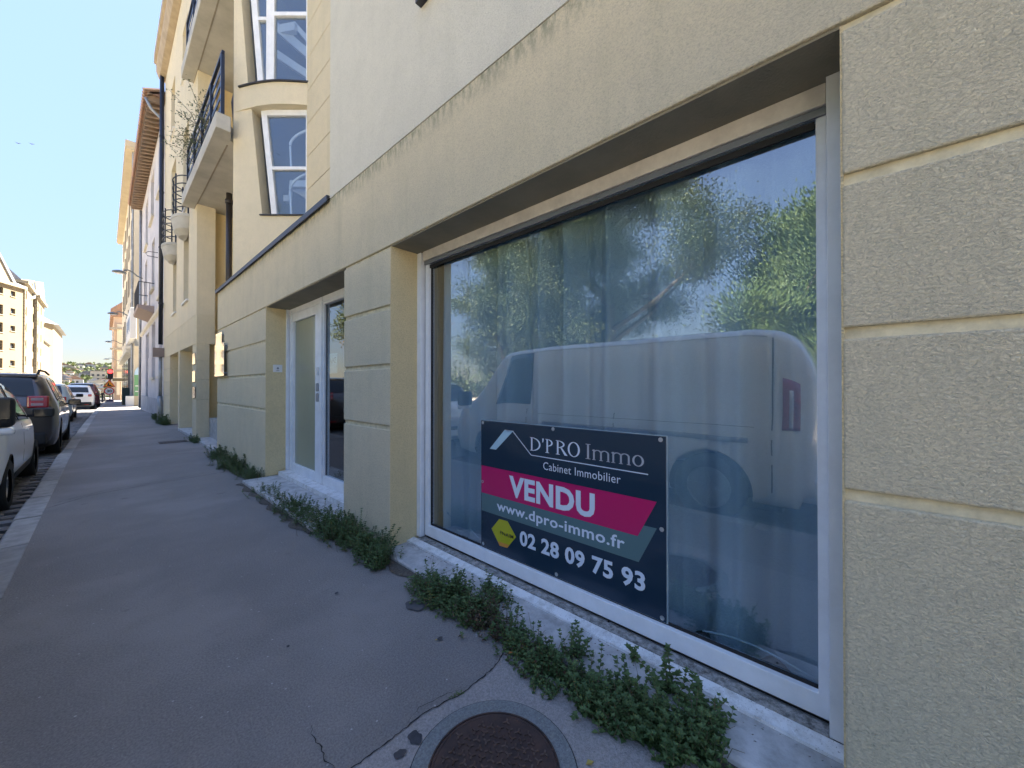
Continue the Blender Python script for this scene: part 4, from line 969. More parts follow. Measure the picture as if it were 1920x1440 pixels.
# ================================================================= street furniture
SH = plain('lamp_grey', (.16, .18, .19), .4, .4)
def lamp(yw, z, xh, lab):
    t = thing('street_lamp', lab, 'street lamp', (XF, yw, z), 'lamps on wall arms')
    d = xh - XF
    MB().tube([(XF, yw, z), (XF + d * .3, yw, z + .10), (XF + d * .55, yw, z + .28), (XF + d * .8, yw, z + .36), (XF + d, yw, z + .30)], .035, 8).build('arm', SH, t, smooth=True)
    MB().lathe((xh - .18, yw, z + .18), [(0, .10), (.10, .09), (.26, .03), (.30, -.03), (.28, -.05), (0, -.06)], 20).build('lamp_head', SH, t, smooth=True)
    MB().lathe((xh - .18, yw, z + .10), [(.2, 0), (.15, -.02), (0, -.03)], 16).build('diffuser', PLASTIC_W, t)
lamp(29.9, 7.4, .72, 'nearest grey street lamp on a curved arm fixed to the white house')
lamp(41.0, 6.55, .60, 'second grey street lamp on an arm of the beige house, above the white box sign')
lamp(63, 6.2, .5, 'third grey street lamp on an arm at the end of the beige house')
lamp(79.3, 5.0, .4, 'farthest street lamp, fixed to the pinkish tower house')
# traffic signal and works signs
tl = thing('traffic_light', 'red traffic light over roadworks signs at the end of the pavement', 'traffic light', (.5, 66, gz(66)))
zb = gz(66)
MB().tube([(.5, 66, zb), (.5, 66, zb + 3.3)], .07, 8).build('pole', DARKMET, tl)
MB().box(.28, .72, 65.75, 66.05, zb + 2.7, zb + 3.9).build('housing', BLACKRUB, tl, bevel=.03)
em = bpy.data.materials.new('red_signal'); em.use_nodes = True; eb = em.node_tree.nodes['Principled BSDF']; eb.inputs['Base Color'].default_value = (.8, .02, .02, 1); eb.inputs['Emission Color'].default_value = (1, .03, .03, 1); eb.inputs['Emission Strength'].default_value = .35
MB().lathe((.5, 65.74, zb + 3.6), [(.22, 0), (.18, -.02), (0, -.03)], 16, 'y').build('red_lens', em, tl)
MB().box(.2, .8, 65.6, 66.4, zb, zb + .25).build('base', plain('purple_base', (.06, .05, .09), .7), tl)
ws = thing('works_sign', 'orange triangular roadworks sign below the red signal', 'sign', (.42, 65.3, zb + 1.9))
ORG = plain('works_orange', (.85, .30, .02), .5); REDM = plain('sign_red', (.55, .03, .03), .5)
MB().prism([(-.10, 65.32, zb + 1.75), (.94, 65.32, zb + 1.75), (.42, 65.32, zb + 2.65)], (0, .03, 0)).build('border', REDM, ws)
MB().prism([(.02, 65.30, zb + 1.83), (.82, 65.30, zb + 1.83), (.42, 65.30, zb + 2.50)], (0, .018, 0)).build('plate', ORG, ws)
MB().prism([(.25, 65.285, zb + 1.88), (.6, 65.285, zb + 1.88), (.52, 65.285, zb + 2.05), (.42, 65.285, zb + 2.0), (.40, 65.285, zb + 2.3), (.30, 65.285, zb + 2.15)], (0, .014, 0)).build('digging_figure', BLACKRUB, ws)
s30 = thing('speed_limit_sign', 'round white 30 speed limit sign with red rim below the orange triangle', 'sign', (.42, 65.3, zb + .9))
MB().lathe((.42, 65.30, zb + 1.28), [(.44, .03), (.44, 0), (.33, 0)], 28, 'y').build('rim', REDM, s30)
MB().lathe((.42, 65.30, zb + 1.28), [(.33, 0), (0, 0)], 28, 'y').build('plate', PLASTIC_W, s30)
text_obj('30', .4, BLACKRUB, 'lettering', s30, (.22, 65.28, zb + 1.13), (1, 0, 0), (0, 0, 1), .01, extr=.004, width=.42, height=.30)
ds_ = thing('direction_sign', 'long dark direction plate on a post beside the pinkish tower house', 'sign', (1.25, 70, gz(70)))
zc = gz(70)
MB().box(.72, 2.0, 70, 70.05, zc + 2.55, zc + 2.95).build('plate', plain('dark_sign', (.09, .08, .05), .6), ds_); MB().box(.68, 2.04, 70.051, 70.08, zc + 2.5, zc + 3.0).build('border', PLASTIC_W, ds_)
MB().tube([(1.45, 70.12, zc), (1.45, 70.12, zc + 2.5)], .06, 8).build('post', WOODB, ds_)
b0 = None
for i, (x, y_) in enumerate([(-.12, 62), (.05, 68), (.75, 68)]):
    z_ = gz(y_)
    if b0 is None:
        b0 = thing('bollard', 'dark iron bollard just left of the signs at the pavement end', 'bollard', (x, y_, z_), 'bollards at the end of the pavement')
        MB().lathe((x, y_, z_), [(.09, 0), (.08, .05), (.07, .9)], 12).build('post', DARKMET, b0)
        MB().lathe((x, y_, z_), [(.07, .9), (.085, .95), (.06, 1.03), (0, 1.05)], 12).build('cap', DARKMET, b0)
    else:
        c = copy_tree(b0, (x, y_, z_)); c['label'] = ['', 'dark iron bollard standing behind the foot of the traffic light', 'dark iron bollard right of the traffic light, before the direction plate'][i]
# ================================================================= vehicles
def smooth_interp(xs, ys, x):
    if x <= xs[0]: return ys[0]
    if x >= xs[-1]: return ys[-1]
    for i in range(len(xs) - 1):
        if x <= xs[i + 1]:
            t = (x - xs[i]) / (xs[i + 1] - xs[i]); h = xs[i + 1] - xs[i]
            def sl_(k):
                if k <= 0 or k >= len(xs) - 1: return 0 if k <= 0 else 0
                d0 = (ys[k] - ys[k - 1]) / (xs[k] - xs[k - 1]); d1 = (ys[k + 1] - ys[k]) / (xs[k + 1] - xs[k])
                return 0 if d0 * d1 <= 0 else 2 * d0 * d1 / (d0 + d1)
            m0, m1 = sl_(i) * h, sl_(i + 1) * h
            return (2 * t**3 - 3 * t**2 + 1) * ys[i] + (t**3 - 2 * t**2 + t) * m0 + (-2 * t**3 + 3 * t**2) * ys[i + 1] + (t**3 - t**2) * m1
def make_car(name, label, cat, x, y, z, L, Wd, H, top, belt, wheelR, ax, paint, lamp_z, rear_win, side_win, bumper=None, group=None, tumble=.16, spoiler=False, van=False, plate=True, lampw=.16, rails=False, bstrip=False):
    """origin at rear centre on the ground; car points to +Y"""
    T = thing(name, label, cat, (x, y, z), group); off = wpos(T)
    hw = Wd / 2; zb0 = .22
    ys = []; yv = 0
    while yv < L: ys.append(yv); yv += .04 if yv < .7 else .09
    ys.append(L)
    tx, tz = [p_[0] for p_ in top], [p_[1] for p_ in top]; bx_, bz = [p_[0] for p_ in belt], [p_[1] for p_ in belt]
    def wid(yv):
        e = .12; k = 1.0
        if yv < .35: k = .90 + .10 * math.sin(math.pi / 2 * yv / .35) ** .7
        if yv > L - .9: k = .72 + .28 * max(0, math.cos(math.pi / 2 * min(1, (yv - (L - .9)) / .9))) ** .8
        return hw * k
    def ring(yv):
        w = wid(yv); zt = smooth_interp(tx, tz, yv); zbt = min(smooth_interp(bx_, bz, yv), zt - .03)
        gh = max(0, zt - zbt); wr = w * (.965 - tumble * gh / .5)
        zb = zb0 + (.10 if yv < .1 or yv > L - .15 else 0)
        c1 = min(.09, gh * .5)
        pts = [(0, zb), (w * .82, zb), (w * .955, zb + .05), (w * .985, zb + .16), (w, zb + (zbt - zb) * .55), (w * .992, zbt - .10), (w * .965, zbt),
               (w * .965 + (wr - w * .965) * .33, zbt + (zt - c1 - zbt) * .33), (w * .965 + (wr - w * .965) * .66, zbt + (zt - c1 - zbt) * .66),
               (wr, zt - c1), (wr - min(.05, c1 * .5), zt - c1 * .35), (wr * .80, zt - .0), (wr * .4, zt + .018), (0, zt + .022)]
        return pts
    NV_ = 14
    m = MB()
    for yv in ys:
        r_ = ring(yv)
        m.v += [(x + a, y + yv, z + b) for a, b in r_] + [(x - a, y + yv, z + b) for a, b in r_[1:-1][::-1]]
    n = 2 * NV_ - 2
    for i in range(len(ys) - 1):
        for j in range(n):
            a = i * n + j; b = i * n + (j + 1) % n; m.f.append((a, b, b + n, a + n))
    def cap(i, flip, bul):
        base = i * n
        prev = None
        for j in range(1, NV_ - 1):
            pass
        # rows across
        for j in range(0, NV_ - 1):
            a, b = base + j, base + j + 1; c, d = base + (n - j - 1) % n, base + (n - j) % n
            if j == 0: f = (base, a + 1, base + n - 1)
            elif j == NV_ - 2: f = (a, base + NV_ - 1, base + n - j)
            else: f = (a, b, c, d)
            m.f.append(f if flip else tuple(reversed(f)))
    cap(0, False, 0); cap(len(ys) - 1, True, 0)
    body = m.build('body', paint, T, smooth=True)
    cu = MB()
    for ya in ax:
        for s_ in (-1, 1):
            xa = x + s_ * (hw - .24) if s_ > 0 else x - hw - .1
            cu.lathe((xa, y + ya, z + wheelR), [(0, 0), (wheelR + .055, 0), (wheelR + .055, .34), (0, .34)], 28, 'x')
    co = cu.build('arch_cutter', TYRE, T)
    bm_ = body.modifiers.new('arch', 'BOOLEAN'); bm_.object = co; bm_.operation = 'DIFFERENCE'; bm_.solver = 'EXACT'
    bpy.context.view_layer.update()
    me = bpy.data.meshes.new_from_object(body.evaluated_get(bpy.context.evaluated_depsgraph_get()))
    body.modifiers.clear(); body.data = me
    bpy.data.objects.remove(co)
    # patches following the body surface
    def rp(yv, j, sgn, o=.006):
        r_ = ring(yv); i0 = int(j); fr_ = j - i0; i1 = min(i0 + 1, NV_ - 1)
        a = r_[i0][0] * (1 - fr_) + r_[i1][0] * fr_; b = r_[i0][1] * (1 - fr_) + r_[i1][1] * fr_
        i0_, i1_ = max(0, int(j - .5)), min(NV_ - 1, int(j + .5) + 1)
        tdir = Vector((r_[i1_][0] - r_[i0_][0], r_[i1_][1] - r_[i0_][1])); nn = Vector((tdir.y, -tdir.x)).normalized()
        return (x + sgn * (a + nn.x * o), y + yv, z + b + nn.y * o)
    def patch(name_, mat, ya, yb, ja, jb, sgn, par=body, ny_=10, nj=5, o=.005, slant=(0, 0)):
        m_ = MB()
        for k in range(nj + 1):
            fk = k / nj
            for i in range(ny_ + 1):
                yv = (ya + slant[0] * fk) + ((yb + slant[1] * fk) - (ya + slant[0] * fk)) * i / ny_
                m_.v.append(rp(yv, ja + (jb - ja) * fk, sgn, o))
        for k in range(nj):
            for i in range(ny_):
                a = k * (ny_ + 1) + i; f = (a, a + 1, a + ny_ + 2, a + ny_ + 1); m_.f.append(f if sgn > 0 else tuple(reversed(f)))
        ob = m_.build(name_, mat, T if par is body else par, smooth=True)
        sd = ob.modifiers.new('thick', 'SOLIDIFY'); sd.thickness = .012; sd.offset = -1
        return ob
    for (ya, yb, s0, s1) in side_win:
        for sg in (-1, 1): patch('side_window', CARGLASS, ya, yb, 6.25, 9.0, sg, slant=(s0, s1))
    if rear_win:
        ya, yb, wf_ = rear_win
        m_ = MB(); nn_ = 8
        for k in range(7):
            yv = ya + (yb - ya) * k / 6; r_ = ring(yv); wtop = r_[11][0] * wf_ / .8; zt = smooth_interp(tx, tz, yv)
            for i in range(nn_ + 1):
                u = -1 + 2 * i / nn_; m_.v.append((x + u * wtop, y + yv - .012, z + zt + .022 - .018 * abs(u) ** 2 + .004))
        for k in range(6):
            for i in range(nn_): a = k * (nn_ + 1) + i; m_.f.append((a, a + 1, a + nn_ + 2, a + nn_ + 1))
        m_.build('rear_window', CARGLASS, T, smooth=True)
        # windscreen
    r0 = ring(0)
    def rw(zv):
        for i in range(1, 11):
            if r0[i][1] >= zv: return r0[i][0]
        return r0[5][0]
    LR = plain('tail_lamp', (.35, .01, .012), .12, coat=.8); LC = plain('lamp_clear', (.30, .20, .20), .1, coat=.8)
    if van:
        for s_ in (-1, 1):
            patch('tail_lamp', LR, .10, .23, 5.2, 7.6, s_, ny_=4, nj=6, o=.012)
            patch('lamp_strip', plain('lamp_white', (.6, .55, .55), .1, coat=.8), .15, .18, 5.4, 7.2, s_, ny_=2, nj=6, o=.016)
            patch('side_moulding', plain('moulding', (.32, .33, .35), .5), .5, 3.0, 4.55, 4.75, s_, ny_=20, nj=2, o=.010)
            patch('side_groove', BLACKRUB, .45, 3.1, 5.35, 5.40, s_, ny_=20, nj=1, o=.003)
            patch('roof_gutter', plain('gutter', (.45, .46, .48), .5), .35, 3.6, 9.1, 9.25, s_, ny_=20, nj=1, o=.006)
            patch('door_seam', BLACKRUB, .30, .312, 3.0, 9.0, s_, ny_=1, nj=8, o=.002)
    for s_ in (() if van else (-1, 1)):
        xa = x + s_ * (rw((lamp_z[0] + lamp_z[1]) / 2) - lampw * .55)
        lm = MB().box(xa - lampw / 2, xa + lampw / 2, y - .025, y + .10, z + lamp_z[0], z + lamp_z[1]).build('tail_lamp', LR, T, bevel=.025, seg=3)
        zmid = (lamp_z[0] + lamp_z[1]) / 2; dz_ = (lamp_z[1] - lamp_z[0])
        for fz in (.22, -.22):
            MB().box(xa - lampw * .30, xa + lampw * .25, y - .030, y - .02, z + zmid + fz * dz_ - dz_ * .11, z + zmid + fz * dz_ + dz_ * .11).build('lens', LC, lm, bevel=.01)
        m_ = MB().box(x + s_ * (hw + .02) - .07, x + s_ * (hw + .02) + .07, 0, .001, 0, .001)
    BP = bumper or paint
    MB().box(x - rw(.4) + .03, x + rw(.4) - .03, y - .055, y + .12, z + .30, z + .52).build('bumper', BP, T, bevel=.04, seg=3)
    if bstrip: MB().box(x - rw(.5) - .0, x + rw(.5) + .0, y - .075, y + .16, z + .455, z + .525).build('bumper_strip', BLACKRUB, T, bevel=.02)
    for s_ in (-1, 1): MB().box(x + s_ * hw * .62 - .09, x + s_ * hw * .62 + .09, y - .066, y - .05, z + .335, z + .375).build('reflector', LR, T)
    if plate: MB().box(x - .26, x + .26, y - .045, y - .02, z + .62 if not van else z + .5, z + .73 if not van else z + .61).build('number_plate', PLASTIC_W, T)
    if spoiler:
        zt = max(tz); ysp = [p_[0] for p_ in top if p_[1] > zt - .12][0]
        MB().box(x - hw * .70, x + hw * .70, y + ysp - .16, y + ysp + .10, z + zt - .10, z + zt - .03).build('spoiler', paint, T, bevel=.02)
    if rails:
        for s_ in (-1, 1): MB().tube([(x + s_ * hw * .68, y + .55, z + H - .09), (x + s_ * hw * .69, y + .70, z + H + .03), (x + s_ * hw * .69, y + 1.8, z + H + .035), (x + s_ * hw * .69, y + 2.6, z + H - .02)], .02, 8).build('roof_rail', BLACKRUB, T)
    # door seams and trims
    for sg in (-1, 1):
        for ys_ in ([1.55, 2.6] if not van else [1.9, 3.3, 4.2]):
            if ys_ < L - 1.2: patch('door_seam', BLACKRUB, ys_, ys_ + .012, 3.2, 6.0, sg, ny_=1, o=.0015)
        patch('sill_trim', BLACKRUB if not van else paint, ax[0] + wheelR + .1, ax[1] - wheelR - .1, 2.0, 2.9, sg, o=.004)
        if not van: MB().box(x + sg * (hw + .0) - .012, x + sg * (hw) + .018, y + 1.75, y + 1.92, z + .80, z + .825).build('door_handle', paint, T, bevel=.005)
        patch('arch_trim', paint, .4, .41, 3, 3.1, sg, ny_=1, nj=1)
    # mirrors
    ym = y + (ax[1] - .55 if not van else ax[1] + .50); zm = z + (1.0 if not van else 1.20); s2 = 1 if not van else 1.3
    for sg in (-1, 1):
        xm = x + sg * (hw + .10)
        mr = MB().box(xm - .10 * s2, xm + .10 * s2, ym - .05, ym + .06, zm - .07 * (1 if not van else 2), zm + .07 * (1 if not van else 1.3)).build('mirror', BLACKRUB, T, bevel=.035, seg=3)
        MB().box(xm - .085 * s2, xm + .085 * s2, ym - .056, ym - .048, zm - .055 * (1 if not van else 1.4), zm + .055 * (1 if not van else 1.5)).build('mirror_glass', CARGLASS, mr, bevel=.01)
        MB().box(x + sg * (hw - .05), x + sg * (hw + .04), ym, ym + .05, zm - .06, zm - .02).build('mirror_arm', BLACKRUB, mr) if sg > 0 else None
        if van: MB().box(xm - .10 * s2, xm + .10 * s2, ym - .045, ym + .05, zm - .20, zm - .142).build('mirror_cap', paint, mr, bevel=.02)
    # wheels
    for ya in ax:
        for s_ in (-1, 1):
            xw = x + s_ * (hw - .105)
            w = MB().lathe((xw, y + ya, z + wheelR), [(wheelR * .62, -.095), (wheelR * .93, -.10), (wheelR, -.07), (wheelR, .07), (wheelR * .93, .10), (wheelR * .62, .095)], 28, 'x').build('wheel', TYRE, T, smooth=True)
            rm = MB().lathe((xw, y + ya, z + wheelR), [(wheelR * .63, s_ * .07), (wheelR * .60, s_ * .05), (wheelR * .2, s_ * .045), (wheelR * .16, s_ * .07), (0, s_ * .07)], 24, 'x')
            for k in range(5):
                t = R(72 * k); dy_, dz_ = math.cos(t), math.sin(t); py, pz = -dz_ * .03, dy_ * .03; r1, r2 = wheelR * .15, wheelR * .6
                a_ = (xw + s_ * .05, y + ya, z + wheelR)
                rm.prism([(a_[0], a_[1] + dy_ * r1 + py, a_[2] + dz_ * r1 + pz), (a_[0], a_[1] + dy_ * r2 + py, a_[2] + dz_ * r2 + pz), (a_[0], a_[1] + dy_ * r2 - py, a_[2] + dz_ * r2 - pz), (a_[0], a_[1] + dy_ * r1 - py, a_[2] + dz_ * r1 - pz)], (s_ * .022, 0, 0))
            rm.build('rim', RIM, w)
    box('underbody', BLACKRUB, T, x - hw * .8, x + hw * .8, y + .25, y + L - .3, z + .16, z + .26)
    # windscreen from the top surface
    wsy = [i for i in range(len(ys)) if i]
    return T
def paintm(name, c, coat=1.0, metal=0): return plain(name, c, .32, metal, coat=coat, var=.04, vs=1.5)
RZ = -.125
make_car('parked_van', 'white delivery van mirrored in the shop window, its wing mirror at the left edge', 'van', -1.66, .26, RZ, 5.2, 1.93, 1.97,
         [(0, 1.55), (.05, 1.70), (.14, 1.84), (.30, 1.93), (.55, 1.965), (2.7, 1.97), (3.75, 1.93), (4.35, 1.35), (4.5, 1.22), (5.05, .98), (5.2, .75)],
         [(0, 1.05), (3.6, 1.05), (4.2, 1.0), (5.0, .7)], .34, (.85, 4.05), paintm('van_white', (.82, .84, .85)), (.98, 1.46), None,
         [(3.25, 3.95, 0, -.25)], tumble=.06, van=True, lampw=.13)
make_car('parked_hatchback', 'small white hatchback parked at the kerb, nearest of the row', 'car', -1.50, 6.30, RZ, 3.40, 1.63, 1.47,
         [(0, .86), (.04, .93), (.10, 1.0), (.42, 1.37), (.62, 1.45), (1.5, 1.475), (2.0, 1.42), (2.75, 1.02), (3.3, .80), (3.45, .62)],
         [(0, .88), (.6, .92), (2.6, .88), (3.45, .6)], .29, (.52, 2.88), paintm('hatch_white', (.86, .87, .85)), (.66, .92), (.13, .46, .80),
         [(.62, 1.32, .1, .0), (1.40, 2.30, .0, -.30)], group='cars parked along the kerb', bstrip=True)
make_car('parked_suv', 'dark brown grey SUV with roof rails parked behind the small white hatchback', 'car', -1.49, 11.1, RZ, 4.3, 1.82, 1.66,
         [(0, 1.02), (.04, 1.08), (.12, 1.16), (.30, 1.48), (.50, 1.60), (1.2, 1.64), (2.2, 1.60), (3.1, 1.12), (4.1, .95), (4.3, .7)],
         [(0, 1.0), (.8, 1.06), (3.0, 1.0), (4.3, .7)], .35, (.80, 3.45), paintm('suv_brown', (.055, .046, .042), metal=.3), (.98, 1.20), (.14, .36, .78),
         [(.60, 1.30, .1, .0), (1.4, 2.0, .0, .0), (2.08, 2.75, 0, -.35)], group='cars parked along the kerb', spoiler=True, rails=True, lampw=.26, bumper=BLACKRUB)
make_car('parked_hatchback', 'pale silver green hatchback parked ahead of the dark SUV', 'car', -1.66, 21.2, RZ, 4.0, 1.75, 1.48,
         [(0, .90), (.04, .98), (.12, 1.04), (.45, 1.38), (.65, 1.45), (1.5, 1.48), (2.2, 1.42), (3.0, 1.02), (3.8, .84), (4.0, .62)],
         [(0, .94), (.8, .96), (2.9, .90), (4.0, .6)], .31, (.70, 3.25), paintm('hatch_silver', (.36, .43, .42), metal=.2), (.78, 1.0), (.14, .48, .80),
         [(.62, 1.32, .1, .0), (1.40, 2.50, .0, -.30)], group='cars parked along the kerb')
make_car('parked_suv', 'white SUV parked in the sun strip, ahead of the silver hatchback', 'car', -1.35, 37.5, RZ - .18, 4.4, 1.86, 1.62,
         [(0, 1.0), (.04, 1.06), (.12, 1.12), (.35, 1.44), (.55, 1.57), (1.3, 1.62), (2.3, 1.56), (3.1, 1.12), (4.2, .93), (4.4, .7)],
         [(0, 1.0), (.8, 1.04), (3.0, 1.0), (4.4, .7)], .35, (.80, 3.5), paintm('suv_white', (.66, .68, .70)), (.88, 1.04), (.14, .40, .8),
         [(.60, 1.30, .1, .0), (1.4, 2.85, .0, -.35)], group='cars parked along the kerb', bumper=BLACKRUB)
make_car('parked_minivan', 'dark red people carrier parked farthest along the kerb', 'car', -1.15, 44, RZ - .27, 4.6, 1.9, 1.9,
         [(0, 1.2), (.04, 1.35), (.12, 1.6), (.3, 1.82), (.6, 1.88), (2.0, 1.9), (2.9, 1.8), (3.6, 1.2), (4.4, .95), (4.6, .7)],
         [(0, 1.1), (.8, 1.12), (3.4, 1.06), (4.6, .7)], .33, (.80, 3.6), paintm('van_red', (.13, .022, .03)), (.9, 1.3), (.14, .30, .8),
         [(.60, 1.30, .0, .0), (1.4, 3.2, .0, -.35)], group='cars parked along the kerb')

# ================================================================= vegetation
def leafset(m, p, d, up, L, w):
    """ovate leaf folded along its rib: 6 points"""
    d = d.normalized(); s_ = d.cross(up)
    if s_.length < .01: s_ = Vector((1, 0, 0))
    s_.normalize(); n_ = s_.cross(d)
    k = len(m.v)
    m.v += [tuple(p), tuple(p + d * L * .45 + s_ * w * .5 + n_ * w * .18), tuple(p + d * L * .5 - n_ * w * .02), tuple(p + d * L * .45 - s_ * w * .5 + n_ * w * .18), tuple(p + d * L - n_ * w * .12)]
    m.f += [(k, k + 1, k + 2), (k + 1, k + 4, k + 2), (k, k + 2, k + 3), (k + 2, k + 4, k + 3)]
def leaf2(m, p, d, up, L, w):
    d = d.normalized(); s_ = d.cross(up)
    if s_.length < .01: s_ = Vector((1, 0, 0))
    s_ = s_.normalized() * w * .5; k = len(m.v); a = p + d * L * .45; n_ = s_.cross(d) * .4
    m.v += [tuple(p), tuple(a + s_ + n_), tuple(p + d * L), tuple(a - s_ + n_)]; m.f += [(k, k + 1, k + 2), (k, k + 2, k + 3)]
def weed(label, pts, n, hgt, spread, seed, lsz=.021, mat=None, dry=0.0, grp='weeds along the foot of the facade'):
    q_ = random.Random(seed); xs = [p_[0] for p_ in pts]; ysv = [p_[1] for p_ in pts]
    T = thing('weed_clump', label, 'weeds', (sum(xs) / len(xs), sum(ysv) / len(ysv), 0), grp)
    F = MB(); St = MB(); F2 = MB()
    for i in range(n):
        k = q_.random() * (len(pts) - 1); a = int(k); fr_ = k - a; b = min(a + 1, len(pts) - 1)
        bx = pts[a][0] * (1 - fr_) + pts[b][0] * fr_ + q_.gauss(0, spread * .42); by = pts[a][1] * (1 - fr_) + pts[b][1] * fr_ + q_.gauss(0, spread * .42)
        bx = min(bx, (1.62 if seed in (11, 13, 17, 18, 19) else 1.40 + abs(q_.gauss(0, .02))) if by < 2.57 and by > .03 else 1.44)
        if seed in (9, 12, 15, 16): bx -= .02
        bz = .04 if (bx > 1.39 and .02 < by < 2.578) else 0
        cl = math.sin(bx * 37 + seed) * math.sin(by * 23 + seed * 1.7) + .5 * math.sin(by * 51 + bx * 29 + seed)
        if n > 90 and cl < -.35 and q_.random() < .85: continue
        az = q_.uniform(0, 6.28); h = hgt * (.30 + .40 * max(0, cl) + .65 * q_.random() ** 2.2); ln = q_.uniform(.15, .9)
        p = Vector((bx, by, bz - .005)); d = Vector((math.cos(az) * ln, math.sin(az) * ln, 1)).normalized()
        segs = max(3, int(h / .014)); path = [p.copy()]; ang = q_.uniform(0, 6)
        for s_ in range(segs):
            d = (d + Vector((q_.uniform(-.12, .12), q_.uniform(-.12, .12), .06 if ln < .5 else .0))).normalized()
            p = p + d * (h / segs)
            if p.x > XF - .015 and not (.03 < p.y < 2.57): p.x = XF - .015
            if p.x > 1.60 and .03 < p.y < 2.57 and p.z < .06: p.x = 1.595
            path.append(p.copy()); t = (s_ + 1) / segs
            sz = lsz * (1.15 - .55 * t) * q_.uniform(.75, 1.25); ang += 1.57 + q_.uniform(-.3, .3)
            nl = 2 if t < .85 else 4
            for j in range(nl):
                aa = ang + j * 2 * math.pi / nl
                dd = Vector((math.cos(aa), math.sin(aa), q_.uniform(-.15, .45) + (.6 if t > .85 else 0)))
                leafset(F2 if q_.random() < dry else F, p, dd, Vector((0, 0, 1)), sz * 1.12, sz * q_.uniform(.68, .85))
        St.tube([path[0], path[len(path) // 2], path[-1]], [.0016, .0013, .0007], 4, cap=False)
    if n > 90 and hgt < .3:
        for i in range(14):
            b = q_.choice(pts); p = Vector((min(b[0] + q_.gauss(0, spread * .5), 1.40), b[1] + q_.gauss(0, spread * .6), .0)); a = q_.uniform(0, 6.28)
            St.tube([p, p + Vector((math.cos(a) * .03, math.sin(a) * .03, hgt * .6)), p + Vector((math.cos(a) * .08, math.sin(a) * .08, hgt * q_.uniform(.7, 1.25)))], [.0014, .001, .0006], 4, False)
    F.build('foliage', mat or LEAF_W, T); St.build('stem', STEM, T)
    if F2.v: F2.build('dry_foliage', LEAF_WD, T)
    return T
weed('leafy weed clump at the foot of the far corner of the entrance pier', [(1.36, 8.5), (1.34, 7.8)], 130, 0.2, 0.14, 1, 0.03)
weed('spreading weed clump under the company plaques', [(1.33, 7.5), (1.34, 6.7)], 170, 0.22, 0.16, 2, 0.028)
weed('weed clump against the entrance pier beside the doorway', [(1.32, 6.5), (1.36, 5.85)], 150, 0.17, 0.15, 3, 0.026)
weed('low weed clump on the doorstep edge at the far side of the doorway', [(1.29, 5.2), (1.26, 4.5)], 130, 0.12, 0.12, 4, 0.023)
weed('dense weed clump on the doorstep edge at the near side of the doorway', [(1.27, 4.3), (1.27, 3.55)], 299, 0.16, 0.149, 5, 0.0242)
weed('dense mound of weeds at the foot of the pillar between door and window', [(1.30, 3.45), (1.34, 2.95)], 338, 0.2, 0.138, 6, 0.0242)
weed('weed mound at the near corner of the pillar beside the stone ledge', [(1.34, 2.9), (1.33, 2.42)], 364, 0.17, 0.115, 7, 0.0231)
weed('tiny weed tuft in front of the far end of the stone ledge', [(1.34, 2.08), (1.34, 2.02)], 26, 0.08, 0.04, 8, 0.019)
weed('broad weed clump spilling over the ledge under the VENDU board', [(1.33, 1.92), (1.40, 1.72), (1.40, 1.48)], 478, 0.123, 0.15, 9, 0.0221, dry=.03)
weed('brownish half dry weed clump in the middle of the ledge', [(1.36, 1.50), (1.33, 1.34)], 110, 0.12, 0.08, 10, 0.018, dry=.75)
weed('weeds creeping up to the sill between the clumps', [(1.52, 1.62), (1.50, 1.42)], 60, 0.11, 0.07, 11, 0.019)
weed('weed clump over the ledge edge behind the manhole', [(1.35, 1.24), (1.34, 1.06), (1.36, .92)], 275, 0.123, 0.0938, 12, 0.021, dry=.05)
weed('small sprig leaning out of the joint of the ledge stones', [(1.42, .95), (1.46, .90)], 14, 0.14, 0.03, 13, 0.021)
weed('low weed cushion between ledge and manhole ring', [(1.26, 1.02), (1.22, .9)], 45, 0.06, 0.05, 14, 0.017)
weed('dense weed clump right of the manhole under the ledge', [(1.33, .82), (1.33, .62)], 377, 0.114, 0.0938, 15, 0.0221)
weed('leafy nettle like weed clump at the bottom edge near the right pier', [(1.36, .62), (1.38, .38)], 435, 0.123, 0.106, 16, 0.0231, mat=LEAF_W)
weed('tall upright weed stalks rising from the ledge in front of the sill', [(1.50, .62), (1.49, .50)], 12, 0.19, 0.035, 17, 0.026, mat=LEAF_WY)
weed('single pale weed stalk close to the sill, left of the tall stalks', [(1.585, .72), (1.59, .70)], 4, 0.09, 0.01, 18, 0.026, mat=LEAF_WY)
weed('light green weed shoots nearest the right pier', [(1.50, .42), (1.49, .34)], 22, 0.13, 0.045, 19, 0.024, mat=LEAF_WY)
weed('fresh light green weed tips in the dense clump by the manhole', [(1.36, .60), (1.32, .46)], 26, 0.16, 0.05, 20, 0.024, mat=LEAF_WY)
weed('tiny green tuft growing in the pavement crack', [(1.00, 1.18), (.94, 1.195)], 14, 0.018, 0.008, 21, 0.008, mat=LEAF_WY)
weed('weeds on the step in the recess before the second entrance', [(1.42, 10.6), (1.40, 11.3)], 80, 0.16, 0.12, 22, 0.03)
weed('weed clump at the far pier of the second entrance', [(1.36, 16.3), (1.36, 17.6)], 110, 0.3, 0.16, 23, 0.045)
weed('weed clump at the foot of the white house by the pipe', [(1.36, 19.2), (1.36, 20.4)], 70, 0.25, 0.14, 24, 0.045)
